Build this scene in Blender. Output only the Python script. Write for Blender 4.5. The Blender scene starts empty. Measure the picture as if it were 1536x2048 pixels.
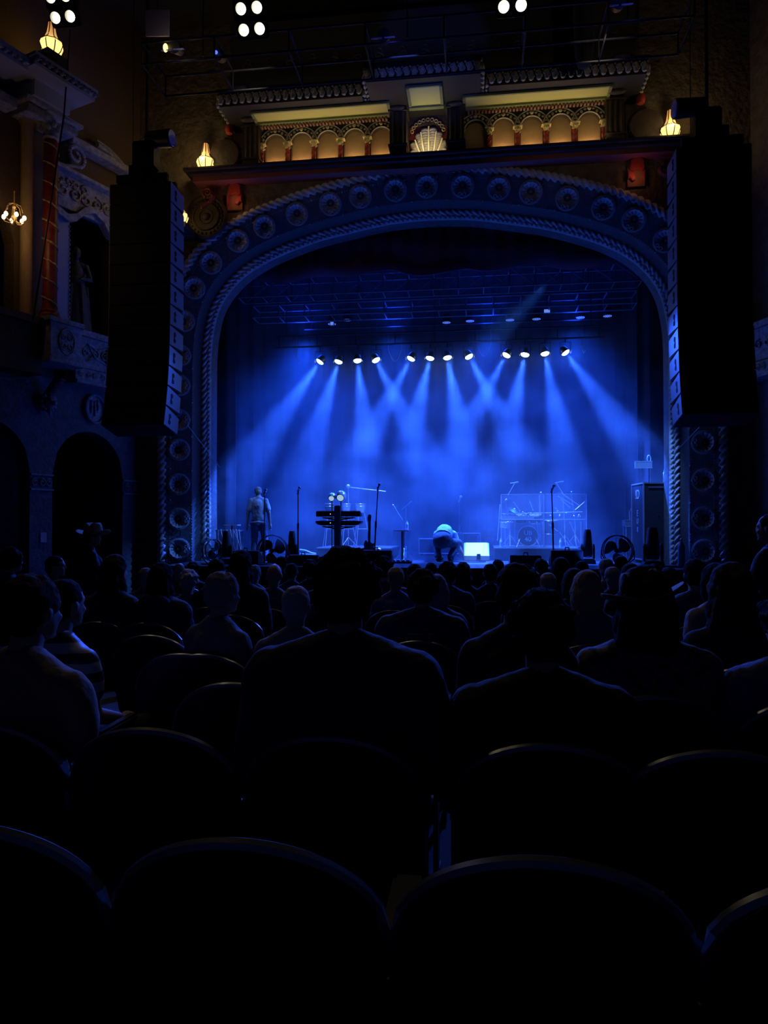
import bpy, bmesh, math, random
from mathutils import Vector, Matrix, noise, Euler
random.seed(7)
PI = math.pi
sc = bpy.context.scene
COL = sc.collection

# ------------------------------------------------------------------ camera, world, exposure, large lights
FPX = 1450.0; PSI = math.radians(7.5); PITCH = math.radians(1.03); CAM = Vector((0, 0, 2.0))
cam = bpy.data.cameras.new('camera'); cam_o = bpy.data.objects.new('camera', cam); COL.objects.link(cam_o)
cam.sensor_fit = 'VERTICAL'; cam.sensor_height = 36.0; cam.lens = 36.0 * FPX / 2048.0
cam.clip_start = 0.05; cam.clip_end = 100
cam_o.location = CAM; cam_o.rotation_euler = (PI / 2 + PITCH, 0, PSI)
sc.camera = cam_o
sc.view_settings.view_transform = 'Standard'; sc.view_settings.look = 'None'
sc.view_settings.exposure = 0.0; sc.view_settings.gamma = 1.0; sc.view_settings.use_curve_mapping = False
try:
    sc.cycles.use_denoising = True
    sc.cycles.max_bounces = 5; sc.cycles.diffuse_bounces = 2; sc.cycles.glossy_bounces = 2
    sc.cycles.transmission_bounces = 6; sc.cycles.transparent_max_bounces = 12; sc.cycles.volume_bounces = 1
    sc.cycles.volume_step_rate = 4.0; sc.cycles.volume_max_steps = 48
    sc.cycles.sample_clamp_indirect = 3.0
    sc.cycles.caustics_reflective = False; sc.cycles.caustics_refractive = False
except Exception:
    pass
world = bpy.data.worlds.new('world'); sc.world = world; world.use_nodes = True
bg = world.node_tree.nodes['Background']; bg.inputs[0].default_value = (0.10, 0.14, 1.0, 1); bg.inputs[1].default_value = 0.0009

BLUE = (0.025, 0.16, 1.0)
DEEP = (0.02, 0.10, 1.0)
STAGE_Z = 1.14; D = 16.0; XC = -1.11

def light(name, kind, loc, power, color, target=None, **kw):
    l = bpy.data.lights.new(name, kind); l.energy = power; l.color = color
    for k, v in kw.items(): setattr(l, k, v)
    o = bpy.data.objects.new(name, l); COL.objects.link(o); o.location = loc
    if target is not None:
        o.rotation_euler = (Vector(target) - Vector(loc)).to_track_quat('-Z', 'Y').to_euler()
    return o

# added blue spots without fixtures, in place of haze glow, rimming the heads
for lx in (-4.4, 2.2):
    light('added_rim_light', 'SPOT', (lx, 16.9, 6.4), 3400, DEEP, (lx * .4 - .6, 3.5, 0.6), spot_size=math.radians(62), spot_blend=.7, shadow_soft_size=.15)
# added uplights at the stage edge, no fixtures, for stage glow on the proscenium
for lx in (-4.3, -2.3, 0.1, 2.1):
    light('added_arch_uplight', 'SPOT', (lx, 15.1, 1.3), 110, DEEP, (XC + (lx - XC) * 1.15, 16.3, 9.6), spot_size=math.radians(88), spot_blend=.8, shadow_soft_size=.12)
# added side spots without fixtures, standing in for stage glow on the house
light('added_side_fill', 'SPOT', (1.5, 16.2, 3.0), 180, (0.03, 0.07, 1.0), (-8.2, 13.6, 6.0), spot_size=math.radians(75), spot_blend=.9, shadow_soft_size=.3)
light('added_side_fill', 'SPOT', (-4.5, 16.2, 3.0), 40, (0.03, 0.07, 1.0), (4.2, 13.2, 6.4), spot_size=math.radians(45), spot_blend=.9, shadow_soft_size=.3)

# ------------------------------------------------------------------ projection helpers (pixel of the photograph -> point in the hall)
_f = Vector((-math.sin(PSI) * math.cos(PITCH), math.cos(PSI) * math.cos(PITCH), math.sin(PITCH)))
_r = Vector((math.cos(PSI), math.sin(PSI), 0)); _u = _r.cross(_f)
def ray(px, py): return _f + (px - 768) / FPX * _r + (1024 - py) / FPX * _u
def Py(px, py, y):
    d = ray(px, py); return CAM + d * (y / d.y)
def Sx(px, y): return Py(px, 1090, y).x
def Sz(px, py, y): return Py(px, py, y).z

# ------------------------------------------------------------------ materials
MATS = {}
def mat(name, color, rough=.7, metal=0.0, bump=None, vary=0.0, vscale=6.0, spec=None, sheen=0):
    if name in MATS: return MATS[name]
    m = bpy.data.materials.new(name); m.use_nodes = True; MATS[name] = m
    nt = m.node_tree; b = nt.nodes['Principled BSDF']
    b.inputs['Base Color'].default_value = (*color, 1); b.inputs['Roughness'].default_value = rough; b.inputs['Metallic'].default_value = metal
    if spec is not None: b.inputs['Specular IOR Level'].default_value = spec
    if sheen: b.inputs['Sheen Weight'].default_value = sheen; b.inputs['Sheen Roughness'].default_value = .4
    if vary or bump:
        tc = nt.nodes.new('ShaderNodeTexCoord')
    if vary:
        n = nt.nodes.new('ShaderNodeTexNoise'); n.inputs['Scale'].default_value = vscale; n.inputs['Detail'].default_value = 5
        r = nt.nodes.new('ShaderNodeValToRGB')
        r.color_ramp.elements[0].position = .3; r.color_ramp.elements[1].position = .7
        r.color_ramp.elements[0].color = (*[c * (1 - vary) for c in color], 1); r.color_ramp.elements[1].color = (*[min(1, c * (1 + vary)) for c in color], 1)
        nt.links.new(tc.outputs['Object'], n.inputs['Vector']); nt.links.new(n.outputs['Fac'], r.inputs['Fac']); nt.links.new(r.outputs['Color'], b.inputs['Base Color'])
    if bump:
        n2 = nt.nodes.new('ShaderNodeTexNoise'); n2.inputs['Scale'].default_value = bump[0]; n2.inputs['Detail'].default_value = 4
        bp = nt.nodes.new('ShaderNodeBump'); bp.inputs['Strength'].default_value = bump[1]; bp.inputs['Distance'].default_value = bump[2] if len(bump) > 2 else .02
        nt.links.new(tc.outputs['Object'], n2.inputs['Vector']); nt.links.new(n2.outputs['Fac'], bp.inputs['Height']); nt.links.new(bp.outputs['Normal'], b.inputs['Normal'])
    return m
def glow(name, color, strength):
    if name in MATS: return MATS[name]
    m = bpy.data.materials.new(name); m.use_nodes = True; MATS[name] = m
    b = m.node_tree.nodes['Principled BSDF']; b.inputs['Base Color'].default_value = (*color, 1)
    b.inputs['Emission Color'].default_value = (*color, 1); b.inputs['Emission Strength'].default_value = strength
    return m
def glassy(name, color, alpha, rough=.05):
    if name in MATS: return MATS[name]
    m = bpy.data.materials.new(name); m.use_nodes = True; MATS[name] = m
    b = m.node_tree.nodes['Principled BSDF']; b.inputs['Base Color'].default_value = (*color, 1)
    b.inputs['Roughness'].default_value = rough; b.inputs['Alpha'].default_value = alpha
    return m

STUCCO = mat('stucco_wall', (.16, .12, .08), .85, bump=(9, .9, .06), vary=.35, vscale=4)
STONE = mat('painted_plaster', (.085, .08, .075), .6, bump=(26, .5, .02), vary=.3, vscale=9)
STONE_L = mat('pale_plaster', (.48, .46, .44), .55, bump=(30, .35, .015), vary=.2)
DARKWOOD = mat('dark_timber', (.045, .028, .02), .6, bump=(18, .4, .02), vary=.4)
GILT = mat('gilded_plaster', (.42, .32, .16), .5, bump=(40, .6, .02), vary=.45, vscale=14)
YELLOWP = mat('olive_yellow_paint', (.50, .47, .18), .7)
OLIVE = mat('olive_trim', (.17, .19, .1), .7)
OCHRE = mat('ochre_plaster', (.38, .24, .12), .8, bump=(50, .25, .01), vary=.1)
REDP = mat('red_paint', (.45, .05, .035), .6)
DARKRED = mat('dark_red_marble', (.2, .02, .015), .45, vary=.4, vscale=12)
BLACK = mat('black_painted_metal', (.012, .012, .014), .45)
BLACKM = mat('matt_black', (.01, .01, .011), .9)
GRILLE = mat('black_grille', (.006, .006, .008), .8, bump=(180, .5, .005))
CABSIDE = mat('grey_cabinet_side', (.28, .28, .3), .55)
CHROME = mat('chrome', (.8, .81, .85), .25, .55)
STEEL = mat('brushed_steel', (.35, .36, .38), .35, 1.0)
ALU = mat('dull_aluminium', (.4, .41, .43), .55, .6)
DKMETAL = mat('dark_metal', (.03, .03, .035), .4, .7)
CURTAIN = mat('dark_blue_velour', (.016, .016, .022), .95, bump=(3, .2, .05))
REDVEL = mat('plum_velour', (.16, .04, .07), .95)
STAGEF = mat('polished_stage_floor', (.06, .06, .07), .32, bump=(14, .1, .01), vary=.3)
CARPET = mat('auditorium_carpet', (.05, .05, .045), .95, bump=(120, .5, .01), vary=.3, vscale=30)
SEATM = mat('black_seat_shell', (.012, .012, .014), .32)
SEATRIM = mat('seat_edge_trim', (.2, .2, .21), .3, .5)
SEATPAD = mat('dark_seat_cushion', (.03, .012, .014), .9)
CEIL = mat('dark_ceiling', (.035, .03, .024), .9, bump=(5, .5, .05), vary=.3)
WHITE = mat('white_plastic', (.8, .8, .8), .5)
CLEAR = glassy('clear_plastic', (.8, .9, 1), .35)
PLEXI = glassy('acrylic_sheet', (.6, .75, 1), .10)
SKIN = [mat('skin_light', (.42, .27, .2), .55), mat('skin_tan', (.3, .18, .12), .55)]

# ------------------------------------------------------------------ mesh builder
class MB:
    def __init__(s): s.v = []; s.f = []
    def add(s, vs, fs, M=None):
        o = len(s.v)
        s.v += [tuple(M @ Vector(p)) if M is not None else tuple(p) for p in vs]
        s.f += [tuple(i + o for i in f) for f in fs]
        return s
    def box(s, x0, x1, y0, y1, z0, z1, M=None):
        vs = [(x, y, z) for z in (z0, z1) for y in (y0, y1) for x in (x0, x1)]
        return s.add(vs, [(0, 2, 3, 1), (4, 5, 7, 6), (0, 1, 5, 4), (2, 6, 7, 3), (0, 4, 6, 2), (1, 3, 7, 5)], M)
    def cyl(s, p0, p1, r0, r1=None, n=12, caps=True):
        r1 = r0 if r1 is None else r1
        p0 = Vector(p0); p1 = Vector(p1); d = (p1 - p0)
        if d.length < 1e-6: return s
        q = d.to_track_quat('Z', 'Y'); vs = []
        for p, r in ((p0, r0), (p1, r1)):
            for i in range(n):
                a = 2 * PI * i / n; vs.append(p + q @ Vector((math.cos(a) * r, math.sin(a) * r, 0)))
        fs = [(i, (i + 1) % n, n + (i + 1) % n, n + i) for i in range(n)]
        if caps: fs += [tuple(range(n - 1, -1, -1)), tuple(range(n, 2 * n))]
        return s.add(vs, fs)
    def path(s, pts, r, n=8, closed=False):
        pts = [Vector(p) for p in pts]; N = len(pts); vs = []
        rr = r if isinstance(r, (list, tuple)) else [r] * N
        for i, p in enumerate(pts):
            a = pts[(i + 1) % N] if (closed or i < N - 1) else p; b = pts[i - 1] if (closed or i > 0) else p
            t = (a - b).normalized() if (a - b).length > 1e-9 else Vector((0, 0, 1))
            ref = Vector((0, 0, 1)) if abs(t.z) < .95 else Vector((0, 1, 0))
            e1 = t.cross(ref).normalized(); e2 = t.cross(e1)
            for k in range(n):
                an = 2 * PI * k / n; vs.append(p + e1 * math.cos(an) * rr[i] + e2 * math.sin(an) * rr[i])
        fs = []
        for i in range(N if closed else N - 1):
            j = (i + 1) % N
            for k in range(n): fs.append((i * n + k, i * n + (k + 1) % n, j * n + (k + 1) % n, j * n + k))
        if not closed: fs += [tuple(range(n - 1, -1, -1)), tuple(range((N - 1) * n, N * n))]
        return s.add(vs, fs)
    def lathe(s, prof, n=24, M=None, a0=0, a1=2 * PI):
        full = abs(a1 - a0 - 2 * PI) < 1e-6; m = n if full else n + 1; vs = []
        for r, z in prof:
            for i in range(m):
                a = a0 + (a1 - a0) * i / n; vs.append((r * math.cos(a), r * math.sin(a), z))
        fs = []
        for j in range(len(prof) - 1):
            for i in range(n):
                k = (i + 1) % m; fs.append((j * m + i, j * m + k, (j + 1) * m + k, (j + 1) * m + i))
        return s.add(vs, fs, M)
    def ball(s, c, r, n=14, m=9, M=None):
        if not isinstance(r, (tuple, list)): r = (r, r, r)
        vs = []
        for j in range(m + 1):
            t = PI * j / m
            for i in range(n):
                a = 2 * PI * i / n
                vs.append((c[0] + r[0] * math.sin(t) * math.cos(a), c[1] + r[1] * math.sin(t) * math.sin(a), c[2] + r[2] * math.cos(t)))
        fs = [(j * n + i, (j + 1) * n + i, (j + 1) * n + (i + 1) % n, j * n + (i + 1) % n) for j in range(m) for i in range(n)]
        return s.add(vs, fs, M)
    def torus(s, c, R, r, n=24, m=8, M=None, a0=0, a1=2 * PI):
        full = abs(a1 - a0 - 2 * PI) < 1e-6; q = n if full else n + 1; vs = []
        for i in range(q):
            a = a0 + (a1 - a0) * i / n
            for k in range(m):
                b = 2 * PI * k / m; rr = R + r * math.cos(b)
                vs.append((c[0] + rr * math.cos(a), c[1] + rr * math.sin(a), c[2] + r * math.sin(b)))
        fs = [(i * m + k, ((i + 1) % q) * m + k, ((i + 1) % q) * m + (k + 1) % m, i * m + (k + 1) % m) for i in range(n) for k in range(m)]
        return s.add(vs, fs, M)
    def prism(s, poly, y0, y1, M=None):          # poly in x,z, extruded along y
        n = len(poly); vs = [(x, y0, z) for x, z in poly] + [(x, y1, z) for x, z in poly]
        fs = [(i, (i + 1) % n, n + (i + 1) % n, n + i) for i in range(n)] + [tuple(range(n - 1, -1, -1)), tuple(range(n, 2 * n))]
        return s.add(vs, fs, M)
    def prismx(s, poly, x0, x1, M=None):         # poly in y,z, extruded along x
        n = len(poly); vs = [(x0, y, z) for y, z in poly] + [(x1, y, z) for y, z in poly]
        fs = [(i, (i + 1) % n, n + (i + 1) % n, n + i) for i in range(n)] + [tuple(range(n - 1, -1, -1)), tuple(range(n, 2 * n))]
        return s.add(vs, fs, M)
    def wallcols(s, xs, zb, ztop, y0, y1, M=None):   # wall whose lower edge follows zb(x)
        for a, b in zip(xs[:-1], xs[1:]):
            za, zc = zb(a + 1e-5), zb(b - 1e-5)
            if min(za, zc) >= ztop: continue
            vs = [(a, y0, za), (b, y0, zc), (b, y0, ztop), (a, y0, ztop), (a, y1, za), (b, y1, zc), (b, y1, ztop), (a, y1, ztop)]
            s.add(vs, [(0, 1, 2, 3), (7, 6, 5, 4), (0, 4, 5, 1), (3, 2, 6, 7), (0, 3, 7, 4), (1, 5, 6, 2)], M)
        return s
    def build(s, name, m, parent=None, smooth=35, bevel=0):
        me = bpy.data.meshes.new(name); me.from_pydata(s.v, [], s.f)
        if m is not None: me.materials.append(m)
        bm = bmesh.new(); bm.from_mesh(me); bmesh.ops.remove_doubles(bm, verts=bm.verts, dist=1e-5)
        bmesh.ops.recalc_face_normals(bm, faces=bm.faces)
        if bevel:
            ed = [e for e in bm.edges if len(e.link_faces) == 2 and e.calc_face_angle(0) > .6]
            bmesh.ops.bevel(bm, geom=ed, offset=bevel, segments=2, affect='EDGES', clamp_overlap=True)
        bm.to_mesh(me); bm.free()
        if smooth:
            me.shade_smooth()
            try: me.set_sharp_from_angle(angle=math.radians(smooth))
            except Exception: pass
        me.update()
        o = bpy.data.objects.new(name, me); COL.objects.link(o)
        if parent: o.parent = parent
        return o

def tag(o, label=None, cat=None, group=None, kind=None):
    if label: o['label'] = label
    if cat: o['category'] = cat
    if group: o['group'] = group
    if kind: o['kind'] = kind
    return o
def thing(name, label, cat, loc=(0, 0, 0), rotz=0, group=None, rot=None, kind=None):
    o = bpy.data.objects.new(name, None); COL.objects.link(o); o.empty_display_size = .1
    o.location = loc; o.rotation_euler = rot if rot else (0, 0, rotz)
    return tag(o, label, cat, group, kind)
def struct(o, label=None): return tag(o, label, None, None, 'structure')
def copy_tree(o, loc=None, rotz=None, label=None, group=None, parent=None):
    c = o.copy(); COL.objects.link(c)
    if parent is not None: c.parent = parent
    if loc is not None: c.location = loc
    if rotz is not None: c.rotation_euler = (c.rotation_euler[0], c.rotation_euler[1], rotz)
    if label: c['label'] = label
    if group: c['group'] = group
    for ch in list(o.children): copy_tree(ch, parent=c)
    return c
def recolor(o, m):
    s = o.material_slots[0]; s.link = 'OBJECT'; s.material = m
def interp(pts, x):
    for (a, b), (c, d) in zip(pts[:-1], pts[1:]):
        if a <= x <= c: return b + (d - b) * (x - a) / (c - a) if c > a else b
    return pts[-1][1] if x > pts[-1][0] else pts[0][1]

# ------------------------------------------------------------------ arch curves (half profiles, offset from centre line, height)
OUT = [(0, 9.95), (.7, 9.9), (1.3, 9.84), (1.9, 9.74), (2.6, 9.6), (3.3, 9.41), (4.0, 9.18), (4.6, 8.9), (5.1, 8.57), (5.5, 8.17), (5.8, 7.68), (6.0, 7.15), (6.13, 6.5), (6.19, 5.7), (6.2, 4.6), (6.2, 3.0), (6.2, STAGE_Z - .9)]
INN = [(0, 9.13), (.75, 9.1), (1.25, 9.04), (1.9, 8.92), (2.6, 8.78), (3.35, 8.55), (3.97, 8.3), (4.5, 7.98), (4.9, 7.58), (5.15, 7.15), (5.28, 6.65), (5.34, 6.1), (5.35, 5.4), (5.35, 4.2), (5.35, 3.2), (5.34, 2.2), (5.34, STAGE_Z)]
def resample(half, n):
    full = [Vector((-a, z)) for a, z in reversed(half)] + [Vector((a, z)) for a, z in half[1:]]
    pts = []
    for i in range(len(full) - 1):        # catmull-rom
        p0 = full[max(i - 1, 0)]; p1 = full[i]; p2 = full[i + 1]; p3 = full[min(i + 2, len(full) - 1)]
        for k in range(12):
            t = k / 12
            pts.append(.5 * ((2 * p1) + (p2 - p0) * t + (2 * p0 - 5 * p1 + 4 * p2 - p3) * t * t + (3 * p1 - p0 - 3 * p2 + p3) * t ** 3))
    pts.append(full[-1])
    L = [0]
    for a, b in zip(pts[:-1], pts[1:]): L.append(L[-1] + (b - a).length)
    out = []; j = 0
    for i in range(n):
        t = L[-1] * i / (n - 1)
        while j < len(L) - 2 and L[j + 1] < t: j += 1
        k = (t - L[j]) / max(L[j + 1] - L[j], 1e-9)
        out.append(pts[j].lerp(pts[j + 1], min(1, k)))
    return out, L[-1]
def outz(a): return interp([(x, z) for x, z in OUT[:15]], abs(a))

# ------------------------------------------------------------------ setting: floor, ceiling, walls
def floor_z(y): return .585 - .04 * y
m = MB(); ys = [-4, 14.6]
m.add([(-16, -4, floor_z(-4)), (14, -4, floor_z(-4)), (14, 16.4, floor_z(16.4)), (-16, 16.4, floor_z(16.4)), (-16, -4, floor_z(-4) - .3), (14, -4, floor_z(-4) - .3), (14, 16.4, floor_z(16.4) - .3), (-16, 16.4, floor_z(16.4) - .3)],
      [(0, 1, 2, 3), (7, 6, 5, 4), (0, 4, 5, 1), (1, 5, 6, 2), (2, 6, 7, 3), (3, 7, 4, 0)])
struct(m.build('floor', CARPET, smooth=0), 'dark carpeted auditorium floor sloping to the stage')
m = MB(); m.box(-16, 14, -4, 16.6, 13.6, 13.9); struct(m.build('ceiling', CEIL, smooth=0), 'dark high auditorium ceiling')
# proscenium wall
xs = [-6.79 - .05]; N = 90
xs = [-9.6, -6.2] + [-6.2 + 12.4 * i / N for i in range(1, N)] + [6.2, 9.0]
m = MB(); m.wallcols([XC + x for x in xs], lambda x: (outz(x - XC) if abs(x - XC) < 6.2 else -.4), 13.6, D, D + .3)
struct(m.build('wall_front', STUCCO, smooth=0), 'rough stucco wall around and above the proscenium arch')
# back of house walls so the hall is closed
m = MB(); m.box(-16, 14, -4.3, -4, -.5, 13.9); struct(m.build('wall_back', STUCCO, smooth=0), 'rear wall of the auditorium')

# stage
SX0, SX1 = -9.5, 7.3
m = MB(); m.box(XC - 5.6, XC + 5.6, 14.62, 25, STAGE_Z - .08, STAGE_Z); m.box(SX0, SX1, 16.8, 25, STAGE_Z - .08, STAGE_Z - .001)
stage = thing('stage', 'raised dark polished stage platform in the proscenium opening', 'stage')
m.build('deck', STAGEF, stage, smooth=0)
m = MB(); m.box(XC - 5.55, XC + 5.55, 14.7, 14.8, -.3, STAGE_Z - .08); m.build('apron_front', DARKWOOD, stage, smooth=0)
m = MB(); m.box(XC - 5.62, XC + 5.62, 14.56, 14.63, STAGE_Z - .1, STAGE_Z + .0); m.build('edge_strip', DKMETAL, stage, smooth=0)
def folds(x0, x1, y, z0, z1, amp, wl, axis='x', seed=0, thick=.02):
    n = int(abs(x1 - x0) / wl * 8); vs = []; m = MB()
    for side in (0, thick):
        for zz in (z0, (z0 + z1) / 2, z1):
            for i in range(n + 1):
                t = x0 + (x1 - x0) * i / n
                yy = y + side + amp * math.sin(2 * PI * (t - x0) / wl + .7 * math.sin(t * 1.3 + seed)) * (1.0 if zz < z1 else .6)
                vs.append((t, yy, zz) if axis == 'x' else (yy, t, zz))
    fs = []
    w = n + 1
    for q in range(2):
        for r in range(2):
            for i in range(n):
                a = q * 3 * w + r * w + i; fs.append((a, a + 1, a + w + 1, a + w))
    for i in range(n): fs.append((i, i + 1, 3 * w + i + 1, 3 * w + i)); fs.append((2 * w + i, 2 * w + i + 1, 5 * w + i + 1, 5 * w + i))
    for r in range(2): fs.append((r * w, (r + 1) * w, 3 * w + (r + 1) * w, 3 * w + r * w)); fs.append((r * w + n, (r + 1) * w + n, 3 * w + (r + 1) * w + n, 3 * w + r * w + n))
    return m.add(vs, fs)
tag(folds(SX0 + .2, SX1 - .2, 24.2, STAGE_Z, 10.8, .09, .55).build('back_curtain', CURTAIN), 'wide dark pleated curtain closing the back of the stage', 'curtain')
for i, (a, b, y) in enumerate([(-8.4, -6.15, 17.7), (-8.6, -6.35, 20.6), (3.75, 6.0, 17.9), (4.0, 6.2, 20.6)]):
    lab = ['dark pleated side curtain at the stage left edge of the photo, nearest the audience', 'dark side curtain farther upstage on the left', 'dark pleated side curtain nearest the audience on the right, behind the tall road case', 'dark side curtain farther upstage on the right'][i]
    tag(folds(a, b, y, STAGE_Z, 10.6, .07, .42, seed=i).build('side_curtain', CURTAIN), lab, 'curtain')
struct(MB().box(SX0 - .2, SX0, 16.3, 25, -.3, 11.2).build('wall_left', BLACKM, smooth=0), 'stage side wall, left')
struct(MB().box(SX1, SX1 + .2, 16.3, 25, -.3, 11.2).build('wall_right', BLACKM, smooth=0), 'stage side wall, right')
struct(MB().box(SX0 - .2, SX1 + .2, 24.8, 25, -.3, 11.2).build('wall_stage', BLACKM, smooth=0), 'brick-black wall behind the stage curtain')
struct(MB().box(SX0 - .2, SX1 + .2, 16.3, 25, 11.2, 11.4).build('ceiling_stage', BLACKM, smooth=0), 'ceiling over the stage')
# swagged valance
m = MB(); n = 120; vs = []; rows = 8
for r in range(rows + 1):
    for i in range(n + 1):
        x = XC - 5.4 + 10.8 * i / n
        bot = 8.08 - .11 * abs(math.sin(PI * (x + .3) / 1.75)) + .05 * math.sin(x * 1.7)
        t = r / rows; z = bot + (9.6 - bot) * t
        y = 17.15 + .10 * math.sin(x * 2 * PI / .45) * t + .09 * math.sin(PI * (x + .3) / .875) * (1 - t) + .05 * math.sin(t * 14 + x)
        vs.append((x, y, z))
fs = [(r * (n + 1) + i, r * (n + 1) + i + 1, (r + 1) * (n + 1) + i + 1, (r + 1) * (n + 1) + i) for r in range(rows) for i in range(n)]
o = m.add(vs, fs).build('valance', REDVEL); tag(o, 'plum swagged valance hanging across the top of the stage opening', 'curtain')
so = o.modifiers.new('solid', 'SOLIDIFY'); so.thickness = .03

# ------------------------------------------------------------------ proscenium arch
pros = thing('proscenium_arch', 'carved plaster arch with shell rosettes and rope mouldings framing the stage', 'arch', (XC, 0, 0))
NP = 260
oc, LO = resample(OUT, NP); ic, LI = resample(INN, NP)
SEC = [(0, 16.0), (.1, 16.0), (.16, 16.06), (.3, 16.13), (.62, 16.3), (.7, 16.34), (.72, 16.42), (.82, 16.52), (.93, 16.62), (1.0, 16.66)]
def band(secs):
    m = MB(); vs = []; k = len(secs)
    for i in range(NP):
        for t, y in secs:
            p = oc[i].lerp(ic[i], t); vs.append((p.x, y, p.y))
    fs = [(i * k + j, (i + 1) * k + j, (i + 1) * k + j + 1, i * k + j + 1) for i in range(NP - 1) for j in range(k - 1)]
    return m.add(vs, fs)
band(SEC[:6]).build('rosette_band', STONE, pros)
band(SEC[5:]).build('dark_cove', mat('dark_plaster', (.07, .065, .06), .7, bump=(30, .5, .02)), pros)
def rope(curve, y, r, pitch, lobes, depth, name, m_, off=0, ns=8):
    full, L = resample(curve, 2); n = int(L / (pitch / 6)); pts, L = resample(curve, n); m = MB(); vs = []; K = 15
    for i, p in enumerate(pts):
        a = pts[min(i + 1, n - 1)]; b = pts[max(i - 1, 0)]; t = (a - b).normalized(); nr = Vector((-t.y, t.x))
        s_ = L * i / (n - 1); sgn = 1 if s_ < L / 2 else -1
        ph = abs(s_ - L / 2) / (pitch * lobes) * 2 * PI
        for k in range(K):
            an = 2 * PI * k / K; w = .5 + .5 * math.cos(lobes * (an * sgn + ph)); rr = r * (1 - depth + depth * w ** .6)
            vs.append((p.x + nr.x * (rr * math.cos(an) + off), y - rr * math.sin(an), p.y + nr.y * (rr * math.cos(an) + off)))
    fs = [(i * K + k, (i + 1) * K + k, (i + 1) * K + (k + 1) % K, i * K + (k + 1) % K) for i in range(n - 1) for k in range(K)]
    return m.add(vs, fs).build(name, m_, pros, smooth=60)
ROPEM = mat('pale_rope_plaster', (.62, .6, .57), .5)
rope(OUT, 16.0, .105, .16, 3, .62, 'outer_rope_moulding', ROPEM, off=0)
rope(INN, 16.62, .085, .15, 3, .62, 'inner_rope_moulding', ROPEM, off=.07)
# leafy strip and smooth lip inside the inner rope
def strip(curve, off0, off1, y0, y1, name, m_, wave=0, n=NP * 3):
    pts, L = resample(curve, n); vs = []; m = MB(); K = 5
    for i, p in enumerate(pts):
        a = pts[min(i + 1, n - 1)]; b = pts[max(i - 1, 0)]; t = (a - b).normalized(); nr = Vector((-t.y, t.x)); s_ = L * i / (n - 1)
        for k in range(K):
            u = k / (K - 1); o_ = off0 + (off1 - off0) * u; bul = math.sin(PI * u)
            yy = y0 + (y1 - y0) * u - bul * (.025 + wave * .028 * math.sin(2 * PI * s_ / .11 + 2.2 * math.sin(u * 5)))
            vs.append((p.x + nr.x * o_, yy, p.y + nr.y * o_))
    fs = [(i * K + k, (i + 1) * K + k, (i + 1) * K + k + 1, i * K + k + 1) for i in range(n - 1) for k in range(K - 1)]
    return m.add(vs, fs).build(name, m_, pros, smooth=60)
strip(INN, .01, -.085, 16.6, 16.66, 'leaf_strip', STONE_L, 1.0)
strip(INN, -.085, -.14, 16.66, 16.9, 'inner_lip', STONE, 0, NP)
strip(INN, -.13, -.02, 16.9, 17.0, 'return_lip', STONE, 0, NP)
# bead rows along the band, and fine relief lines
mm = MB()
for tt, sp, rad in ((.2, .062, .011), (.69, .075, .010)):
    nb = int(LO / sp); a, _ = resample(OUT, nb); b, _ = resample(INN, nb)
    for i in range(nb):
        p = a[i].lerp(b[i], tt); y = interp(SEC, tt)
        big = (i % 12 == 0); mm.ball((p.x, y - .008, p.y), (rad * 2.4 if big else rad,) * 3, 6, 4)
mm.build('bead_row', STONE_L, pros)
def rosette_mesh():
    m = MB(); R = .215; NR, NA = 12, 84; vs = []
    for i in range(NR + 1):
        u = i / NR
        for k in range(NA):
            an = 2 * PI * k / NA                          # an=0 -> right, pi/2 -> up
            pet = abs(math.cos(7 * (an - PI / 2)))
            edge = R * (1 - .07 * (1 - pet) * (u > .9))
            r = edge * u
            lower = max(0, -math.sin(an)) ** 3
            y = .125 * (1 - u ** 3) - .055 * pet ** .6 * min(1, max(0, (u - .42) / .2)) * (1 - .85 * lower) * (1 - .75 * u ** 3)
            vs.append((r * math.cos(an), y - .02, r * math.sin(an)))
    fs = [(i * NA + k, i * NA + (k + 1) % NA, (i + 1) * NA + (k + 1) % NA, (i + 1) * NA + k) for i in range(NR) for k in range(NA)]
    m.add(vs, fs); M = Matrix.Rotation(PI / 2, 4, 'X')
    m.torus((0, 0, 0), .228, .013, 40, 6, M); m.torus((0, 0, 0), .252, .006, 40, 5, M)
    m.torus((0, 0, 0), .033, .011, 14, 6, Matrix.Translation((-.05, -.012, -.165)) @ M); m.torus((0, 0, 0), .033, .011, 14, 6, Matrix.Translation((.05, -.012, -.165)) @ M)
    m.ball((0, -.012, -.165), (.016, .012, .03), 8, 6); m.ball((0, .095, 0), (.03, .02, .03), 10, 6); m.ball((0, -.01, -.235), (.03, .012, .02), 8, 6)
    return m
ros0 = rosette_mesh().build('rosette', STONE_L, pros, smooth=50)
fr = MB()
for q in ((-.3, .3, -.285, -.278), (-.3, .3, .278, .285), (-.3, -.293, -.285, .285), (.293, .3, -.285, .285)): fr.box(q[0], q[1], -.012, 0, q[2], q[3])
for sx in (-1, 1):
    for sz in (-1, 1):
        fr.torus((0, 0, 0), .028, .006, 12, 5, Matrix.Translation((sx * .255, -.006, sz * .24)) @ Matrix.Rotation(PI / 2, 4, 'X'))
    for k in range(6): fr.ball((sx * .345, -.006, -.25 + k * .1), (.010, .008, .013), 6, 4)
fr0 = fr.build('rosette_frame', STONE, ros0, smooth=0)
mid = [o_.lerp(i_, .44) for o_, i_ in zip(oc, ic)]; Lm = [0]
for a, b in zip(mid[:-1], mid[1:]): Lm.append(Lm[-1] + (b - a).length)
half = Lm[-1] / 2; cnt = 0; spc = .765
tilt = math.atan2(.17, .32 * .85)
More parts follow.
